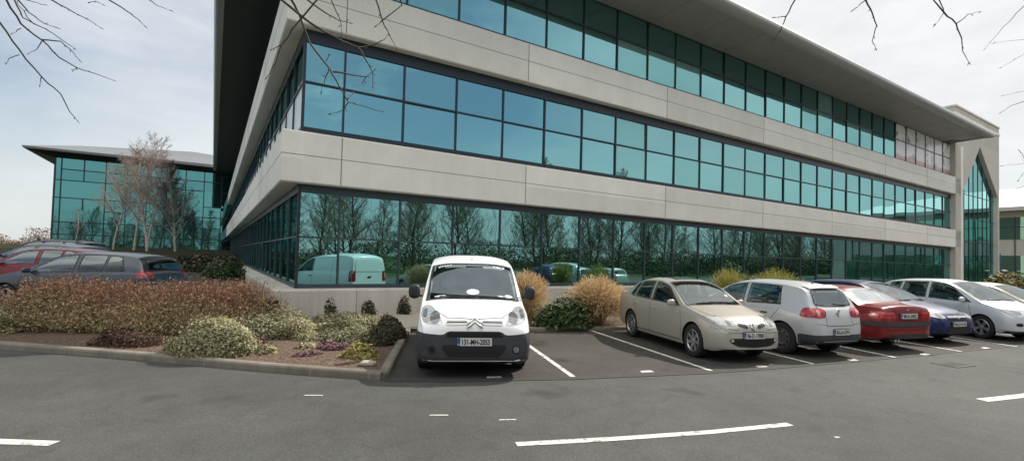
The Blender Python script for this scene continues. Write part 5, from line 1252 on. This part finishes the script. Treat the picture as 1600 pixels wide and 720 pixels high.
# ---- trees across the road: the ground floor glass mirrors them
protos=[]
for k in range(4):
    t=tree('bare_tree',(0,0,0),100+k,11.5,.46,'',BARK,[TWF,TWO,TWF,TWO][k],base=.16,twig=.020,lat=40,sub=13,tw=6,first=.08); protos.append((t,[c for c in bpy.data.objects if c.parent==t]))
random.seed(55); used=[0]*4
for k in range(112):
    s=(-30+1.9*k+.008*k*k) if k<94 else -34-6.0*(k-94); o_=random.choice((30,34,39,44))+random.uniform(-2,2.5); s+=random.uniform(-1.6,1.6); q=fac(s,o_); pi=k%4; t,ch=protos[pi]
    lb='bare tree in the row across the road, mirrored in the ground floor glazing'
    if not used[pi]: r=t; used[pi]=1
    else:
        r=t.copy(); COL.objects.link(r)
        for c_ in ch: d_=c_.copy(); COL.objects.link(d_); d_.parent=r
    r.location=(q.x,q.y,0); r.rotation_euler=(0,0,random.uniform(0,6.3)); sc=random.uniform(.62,1.15); r.scale=(sc,sc,sc); tag(r,lb,'tree','bare trees across the road')
random.seed(56); m=MB()
for _ in range(110000):
    s=-40+230*random.random()**1.5 if random.random()<.85 else random.uniform(-130,-40); o_=random.uniform(35,44); q=fac(s,o_); hh=2.7+.8*math.sin(s*.5)+.6*math.sin(s*1.7); leaf(m,Vector((q.x,q.y,max(.05,hh*random.random()**.6))),rnd_unit(),random.uniform(.05,.10)*(1+max(0,s)/90),4.5)
w2=MB(); 
for _ in range(42000):
    s=-45+240*random.random()**1.4; o_=random.uniform(47,58); q=fac(s,o_); hh=9.5+1.8*math.sin(s*.33)+1.6*math.sin(s*.9+1)+1.2*math.sin(s*2.3); z=hh*random.random()**.8; l=random.uniform(.5,1.5); sd=Vector((random.uniform(-1,1),random.uniform(-1,1),0))*random.uniform(.008,.022)*(1+max(0,s)/120); ax=Vector((random.gauss(0,.35),random.gauss(0,.35),1))*l
    p=Vector((q.x,q.y,z)); i=len(w2.v); w2.v+=[tuple(p-sd),tuple(p+sd),tuple(p+ax+sd*.3),tuple(p+ax-sd*.3)]; w2.face((i,i+1,i+2,i+3))
o=w2.build('far_woodland',leafmat('far woodland twigs',[(0,(.09,.075,.05)),(.5,(.19,.15,.10)),(1,(.28,.23,.16))],.9)); tag(o,'bare brown woodland beyond the trees across the road','woodland',kind='stuff')
o=m.build('undergrowth',leafmat('dark undergrowth leaves',[(0,(.03,.04,.018)),(.4,(.08,.10,.035)),(.75,(.17,.17,.07)),(1,(.24,.18,.10))],.8)); tag(o,'dark green undergrowth below the trees across the road','undergrowth',kind='stuff')
# ------------------------------------------------------------------ overhanging bare branches near the camera
BR={}
BR['A']=[[(-3.897,3.6,3.617),(-3.861,3.68,3.473),(-3.773,3.76,3.386),(-3.703,3.84,3.28),(-3.63,3.92,3.231),(-3.567,4.0,3.221),(-3.471,4.08,3.194)],[(-3.936,3.6,3.438),(-3.831,3.65,3.259),(-3.697,3.7,3.07),(-3.587,3.75,2.952),(-3.564,3.8,2.84),(-3.543,3.85,2.778)],[(-3.775,3.6,3.398),(-3.887,3.65,3.382)],[(-3.776,3.6,3.196),(-3.9,3.65,3.19),(-3.976,3.7,3.168)],[(-3.837,3.6,3.619),(-3.82,3.65,3.509),(-3.693,3.7,3.449),(-3.546,3.75,3.349),(-3.553,3.8,3.345)],[(-3.799,3.6,3.608),(-3.773,3.65,3.548),(-3.695,3.7,3.487),(-3.655,3.75,3.482)],[(-3.557,3.6,3.627),(-3.504,3.65,3.6),(-3.449,3.7,3.57),(-3.392,3.75,3.546),(-3.357,3.8,3.52)],[(-3.119,3.6,3.638),(-3.022,3.65,3.581),(-2.972,3.7,3.545),(-2.959,3.75,3.519)],[(-2.814,3.6,3.647),(-2.777,3.65,3.625),(-2.731,3.7,3.622)],[(-3.612,3.6,3.316),(-3.514,3.65,3.33),(-3.484,3.7,3.29),(-3.464,3.75,3.236)],[(-3.612,3.6,3.304),(-3.695,3.65,3.262),(-3.806,3.7,3.249)],[(-3.334,3.6,3.11),(-3.408,3.65,3.103)],[(-3.275,3.6,3.609),(-3.26,3.65,3.652),(-3.258,3.7,3.654)],[(-3.597,3.6,3.034),(-3.655,3.65,2.99)],[(-3.693,3.6,3.45),(-3.85,3.65,3.596),(-3.931,3.7,3.671)],[(-3.751,3.6,3.621),(-3.728,3.65,3.629),(-3.716,3.7,3.639)]]
BR['B']=[[(-1.538,3.2,3.462),(-1.517,3.28,3.405),(-1.478,3.36,3.251),(-1.355,3.44,3.092),(-1.311,3.52,2.993),(-1.263,3.6,2.901),(-1.191,3.68,2.904),(-1.064,3.76,2.887)],[(-1.123,3.2,2.773),(-1.182,3.25,2.733),(-1.277,3.3,2.723)],[(-1.48,3.2,3.364),(-1.379,3.25,3.304),(-1.218,3.3,3.231),(-1.122,3.35,3.211),(-1.025,3.4,3.259),(-0.971,3.45,3.318),(-0.958,3.5,3.378)],[(-1.072,3.2,3.145),(-1.031,3.25,3.08),(-0.999,3.3,3.011),(-1.011,3.35,2.951)],[(-1.265,3.2,2.998),(-1.31,3.25,2.939),(-1.35,3.3,2.878)],[(-1.238,3.2,2.977),(-1.125,3.25,2.977),(-1.042,3.3,2.988),(-1.003,3.35,3.054)],[(-1.268,3.2,3.469),(-1.223,3.25,3.364),(-1.224,3.3,3.265)],[(-0.965,3.2,3.477),(-0.931,3.25,3.36),(-0.897,3.3,3.296),(-0.858,3.35,3.218)],[(-1.485,3.2,3.309),(-1.616,3.25,3.175),(-1.679,3.3,3.061),(-1.757,3.35,2.988)],[(-1.43,3.2,3.465),(-1.328,3.25,3.406),(-1.246,3.3,3.377),(-1.196,3.35,3.388)],[(-0.916,3.2,3.336),(-0.967,3.25,3.326)],[(-1.591,3.2,3.153),(-1.68,3.25,3.14)],[(-1.134,3.2,2.794),(-1.121,3.25,2.845)],[(-1.011,3.2,2.95),(-1.047,3.25,2.935)],[(-1.264,3.2,3.096),(-1.3,3.25,3.083)]]
BR['C']=[[(2.226,3.8,3.892),(2.195,3.88,3.788),(2.201,3.96,3.721),(2.179,4.04,3.662)],[(2.793,3.8,3.907),(2.882,3.85,3.831),(2.959,3.9,3.752),(2.958,3.95,3.641),(3.028,4.0,3.606)],[(2.78,3.8,3.894),(2.738,3.85,3.854)],[(3.385,3.8,3.923),(3.469,3.85,3.847),(3.448,3.9,3.779)],[(3.424,3.8,3.82),(3.568,3.85,3.757),(3.659,3.9,3.664),(3.714,3.95,3.58),(3.814,4.0,3.509)],[(3.521,3.8,3.731),(3.664,3.85,3.839),(3.805,3.9,3.887)],[(2.15,3.8,3.754),(2.1,3.85,3.77)]]
BR['D']=[[(5.018,4.6,4.437),(5.01,4.68,4.385),(4.885,4.76,4.212),(4.786,4.84,4.032)],[(5.016,4.6,4.026),(4.976,4.65,4.033),(4.743,4.7,4.017)],[(5.015,4.6,3.916),(4.975,4.65,3.889),(4.806,4.7,3.778)],[(5.013,4.6,3.539),(4.973,4.65,3.524),(4.836,4.7,3.496)],[(5.012,4.6,3.445),(4.972,4.65,3.42),(4.899,4.7,3.396),(4.855,4.75,3.346)],[(5.008,4.6,2.837),(4.969,4.65,2.815),(4.817,4.7,2.795)],[(5.007,4.6,2.651),(4.968,4.65,2.595),(4.816,4.7,2.504)],[(4.861,4.6,2.932),(4.954,4.65,2.908),(5.023,4.7,2.858)],[(5.008,4.6,2.821),(4.969,4.65,2.721),(4.974,4.7,2.666)]]

def branch_tree(label,trunk_at,groups,limb_top,seed,r0,buds=True,mat=TWIGD):
    random.seed(seed); root=empty('roadside_tree',(trunk_at[0],trunk_at[1],0),0,label,'tree'); off=Vector((trunk_at[0],trunk_at[1],0))
    t=MB(); T=Vector(trunk_at); t.tube([Vector((0,0,0)),Vector((.03,.02,1.6)),Vector((-.03,.05,3.2)),Vector((0,0,limb_top-off.z+.0)),Vector((.1,.0,limb_top+1.6)),Vector((.0,.1,limb_top+3.2))],[.17,.14,.12,.10,.06,.02],9)
    t.build('trunk',BARK,root,smooth=True)
    for gname,rad in groups:
        m=MB(); b=MB()
        for pi,pl in enumerate(BR[gname]):
            pts=[Vector(p)-off for p in pl]
            top=max(pts,key=lambda p:p.z)
            r1=rad*(1.0 if len(pts)>5 else .72 if len(pts)>3 else .5)
            # knotty line: subdivide with small kinks
            D=[pts[0]]
            for a,c in zip(pts,pts[1:]):
                l=(c-a).length
                for k in (1,2,3): D.append(a+(c-a)*k/3+ (rnd_unit()*l*.035 if k<3 else Vector((0,0,0))))
            rr=[r1*(1-.72*k/(len(D)-1)) for k in range(len(D))]
            m.tube(D,rr,6)
            if pi==0 or (pl[0][2]>pl[1][2] and pl[0][2]>edge_z[gname]):   # runs out of view: carry on up to the crown
                s=D[0]; e=Vector((random.uniform(-.15,.15),.1,limb_top+random.uniform(-.4,.6))); mid=s+(e-s)*.35+Vector((0,0,.35)); m.tube([s,s+(s-D[1]).normalized()*.25,mid,s+(e-s)*.7+Vector((0,0,.35)),e],[r1,r1*1.05,r1*1.5,r1*2.2,r1*3.2],6)
            for k in range(2,len(D),2):
                if buds and random.random()<.75:
                    d=(D[k]-D[k-1]).normalized(); sd=(d+rnd_unit()*.9).normalized(); l=random.uniform(.012,.032); b.tube([D[k],D[k]+sd*l*.5,D[k]+sd*l],[rad*.22,rad*.34,rad*.10],5)
            d=(D[-1]-D[-2]).normalized(); b.tube([D[-1],D[-1]+d*.012,D[-1]+d*.034],[rad*.25,rad*.48,rad*.1],5)
        o_=len(m.v); m.v+=b.v; m.f+=[tuple(k+o_ for k in f) for f in b.f]; m.m+=[1]*len(b.f); m.build('crown',[mat,TWIG],root,smooth=True)
    return root
edge_z={k:max(p[2] for l in BR[k] for p in l)-.25 for k in BR}
branch_tree('bare tree whose dark twigs hang into the upper left sky',(-3.6,-1.4),[('A',.0072)],4.6,1,.0085)
branch_tree('bare tree whose forked branch hangs before the office corner',(-.9,-2.4),[('B',.0085)],4.8,2,.0095,mat=simple('weathered twig bark',(.085,.072,.055),.8,var=.3,scale=14))
branch_tree('bare tree whose thin twigs hang into the upper right sky',(3.6,-1.8),[('C',.0085),('D',.0055)],4.8,3,.0085)
# ------------------------------------------------------------------ light, sky, camera
SUN_AZ=R(54); SUN_EL=R(45)
w=bpy.data.worlds.new('World'); scene.world=w; w.use_nodes=True; nt=w.node_tree
bg=nt.nodes['Background']; bg.inputs['Strength'].default_value=.14
sky=N(nt,'ShaderNodeTexSky'); sky.sky_type='NISHITA'; sky.sun_disc=False; sky.sun_elevation=SUN_EL; sky.sun_rotation=SUN_AZ; sky.altitude=60; sky.air_density=1.0; sky.dust_density=2.0; sky.ozone_density=1.0
tc=N(nt,'ShaderNodeTexCoord'); mp=N(nt,'ShaderNodeMapping'); mp.inputs['Scale'].default_value=(1.0,1.0,2.6); mp.inputs['Location'].default_value=(.4,1.3,.2); nt.links.new(tc.outputs['Generated'],mp.inputs['Vector'])
n1=N(nt,'ShaderNodeTexNoise',Scale=1.7,Detail=7.0,Roughness=.58,Distortion=.35); nt.links.new(mp.outputs[0],n1.inputs['Vector'])
sv=N(nt,'ShaderNodeVectorMath',operation='DOT_PRODUCT'); nt.links.new(tc.outputs['Generated'],sv.inputs[0]); sv.inputs[1].default_value=(math.sin(SUN_AZ)*math.cos(SUN_EL),math.cos(SUN_AZ)*math.cos(SUN_EL),math.sin(SUN_EL))
# cloud cover thickens towards the sun's side of the sky
cm=N(nt,'ShaderNodeMath',operation='MULTIPLY_ADD'); nt.links.new(sv.outputs['Value'],cm.inputs[0]); cm.inputs[1].default_value=.30; nt.links.new(n1.outputs['Fac'],cm.inputs[2])
# clearer blue sky low down to the right of the viewer's back (it shows in the left half of the glazing)
pv_=N(nt,'ShaderNodeVectorMath',operation='DOT_PRODUCT'); nt.links.new(tc.outputs['Generated'],pv_.inputs[0]); pv_.inputs[1].default_value=(math.sin(R(146))*math.cos(R(16)),math.cos(R(146))*math.cos(R(16)),math.sin(R(16)))
pr=N(nt,'ShaderNodeMapRange',interpolation_type='SMOOTHSTEP'); pr.inputs['From Min'].default_value=.72; pr.inputs['From Max'].default_value=1.0; pr.inputs['To Min'].default_value=0; pr.inputs['To Max'].default_value=-.24; nt.links.new(pv_.outputs['Value'],pr.inputs['Value'])
cm2=N(nt,'ShaderNodeMath',operation='ADD'); nt.links.new(cm.outputs[0],cm2.inputs[0]); nt.links.new(pr.outputs[0],cm2.inputs[1]); cm=cm2
cr=ramp(nt,[(.36,(.12,)*3),(.55,(.62,)*3),(.74,(.96,)*3)]); nt.links.new(cm.outputs[0],cr.inputs['Fac'])
cc=ramp(nt,[(0,(5.5,6.0,6.3)),(.55,(6.1,6.4,6.55)),(1,(6.9,6.9,6.85))])
mr=N(nt,'ShaderNodeMapRange'); mr.inputs['From Min'].default_value=-.5; mr.inputs['From Max'].default_value=.85; nt.links.new(sv.outputs['Value'],mr.inputs['Value']); nt.links.new(mr.outputs[0],cc.inputs['Fac'])
n2=N(nt,'ShaderNodeTexNoise',Scale=4.2,Detail=6.0,Roughness=.6); nt.links.new(mp.outputs[0],n2.inputs['Vector']); r2=ramp(nt,[(.28,(.80,.83,.86)),(.72,(1.06,1.06,1.06))]); nt.links.new(n2.outputs['Fac'],r2.inputs['Fac'])
cmul=N(nt,'ShaderNodeMix',data_type='RGBA',blend_type='MULTIPLY'); cmul.inputs['Factor'].default_value=1; nt.links.new(cc.outputs[0],cmul.inputs['A']); nt.links.new(r2.outputs[0],cmul.inputs['B'])
# bright cloud bank added out of view behind the viewer, to lift the facade
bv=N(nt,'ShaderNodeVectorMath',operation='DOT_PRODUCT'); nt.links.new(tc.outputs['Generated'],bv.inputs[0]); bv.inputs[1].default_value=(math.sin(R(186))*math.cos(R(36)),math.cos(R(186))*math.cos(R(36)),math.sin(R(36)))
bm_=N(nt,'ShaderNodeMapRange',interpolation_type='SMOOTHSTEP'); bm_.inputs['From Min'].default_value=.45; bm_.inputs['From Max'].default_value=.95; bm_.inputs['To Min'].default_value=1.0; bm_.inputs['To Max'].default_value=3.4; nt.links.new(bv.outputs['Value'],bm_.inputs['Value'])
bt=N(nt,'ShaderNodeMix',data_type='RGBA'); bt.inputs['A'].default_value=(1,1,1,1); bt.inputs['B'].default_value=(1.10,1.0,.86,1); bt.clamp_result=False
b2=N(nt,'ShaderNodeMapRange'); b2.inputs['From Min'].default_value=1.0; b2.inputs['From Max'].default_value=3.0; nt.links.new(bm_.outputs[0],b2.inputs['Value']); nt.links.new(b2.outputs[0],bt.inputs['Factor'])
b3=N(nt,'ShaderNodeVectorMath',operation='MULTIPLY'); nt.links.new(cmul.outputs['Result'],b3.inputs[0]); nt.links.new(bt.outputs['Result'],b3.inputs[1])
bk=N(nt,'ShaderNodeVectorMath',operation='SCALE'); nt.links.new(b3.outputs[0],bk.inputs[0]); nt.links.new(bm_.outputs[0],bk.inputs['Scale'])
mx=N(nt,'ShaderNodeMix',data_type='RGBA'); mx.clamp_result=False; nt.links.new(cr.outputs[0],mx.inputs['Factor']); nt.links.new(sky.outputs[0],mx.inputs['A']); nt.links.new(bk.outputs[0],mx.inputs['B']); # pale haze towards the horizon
sz=N(nt,'ShaderNodeSeparateXYZ'); nt.links.new(tc.outputs['Generated'],sz.inputs[0])
hz=N(nt,'ShaderNodeMapRange',interpolation_type='SMOOTHSTEP'); hz.inputs['From Min'].default_value=.0; hz.inputs['From Max'].default_value=.30; hz.inputs['To Min'].default_value=.75; hz.inputs['To Max'].default_value=0; nt.links.new(sz.outputs['Z'],hz.inputs['Value'])
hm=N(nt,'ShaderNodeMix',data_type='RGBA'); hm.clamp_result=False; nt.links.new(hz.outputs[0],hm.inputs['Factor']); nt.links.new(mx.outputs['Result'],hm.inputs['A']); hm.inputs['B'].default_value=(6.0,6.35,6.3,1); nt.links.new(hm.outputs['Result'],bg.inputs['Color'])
sl=bpy.data.lights.new('sun','SUN'); sl.energy=5.0; sl.angle=R(.53); sl.color=(1,.94,.85); so=bpy.data.objects.new('sun',sl); COL.objects.link(so)
dv=Vector((math.sin(SUN_AZ)*math.cos(SUN_EL),math.cos(SUN_AZ)*math.cos(SUN_EL),math.sin(SUN_EL))); so.rotation_euler=dv.to_track_quat('Z','Y').to_euler(); so.location=dv*80
cam=bpy.data.cameras.new('camera'); co=bpy.data.objects.new('camera',cam); COL.objects.link(co); scene.camera=co
cam.sensor_width=36; cam.lens=36*750/1600; cam.shift_y=22/1600; cam.clip_end=3000; cam.clip_start=.05
PITCH=R(1.72); ROLL=R(1.52)
fw=Vector((0,math.cos(PITCH),math.sin(PITCH))); X=Vector((1,0,0)); Z=X.cross(fw); r_=X*math.cos(ROLL)+Z*math.sin(ROLL); u_=-X*math.sin(ROLL)+Z*math.cos(ROLL)
co.matrix_world=Matrix(((r_.x,u_.x,-fw.x,0),(r_.y,u_.y,-fw.y,0),(r_.z,u_.z,-fw.z,1.75),(0,0,0,1)))
scene.view_settings.view_transform='Standard'; scene.view_settings.look='None'; scene.view_settings.exposure=0
scene.cycles.max_bounces=6; scene.cycles.glossy_bounces=4; scene.cycles.diffuse_bounces=3; scene.cycles.transparent_max_bounces=6
try: scene.cycles.use_denoising=True
except Exception: pass
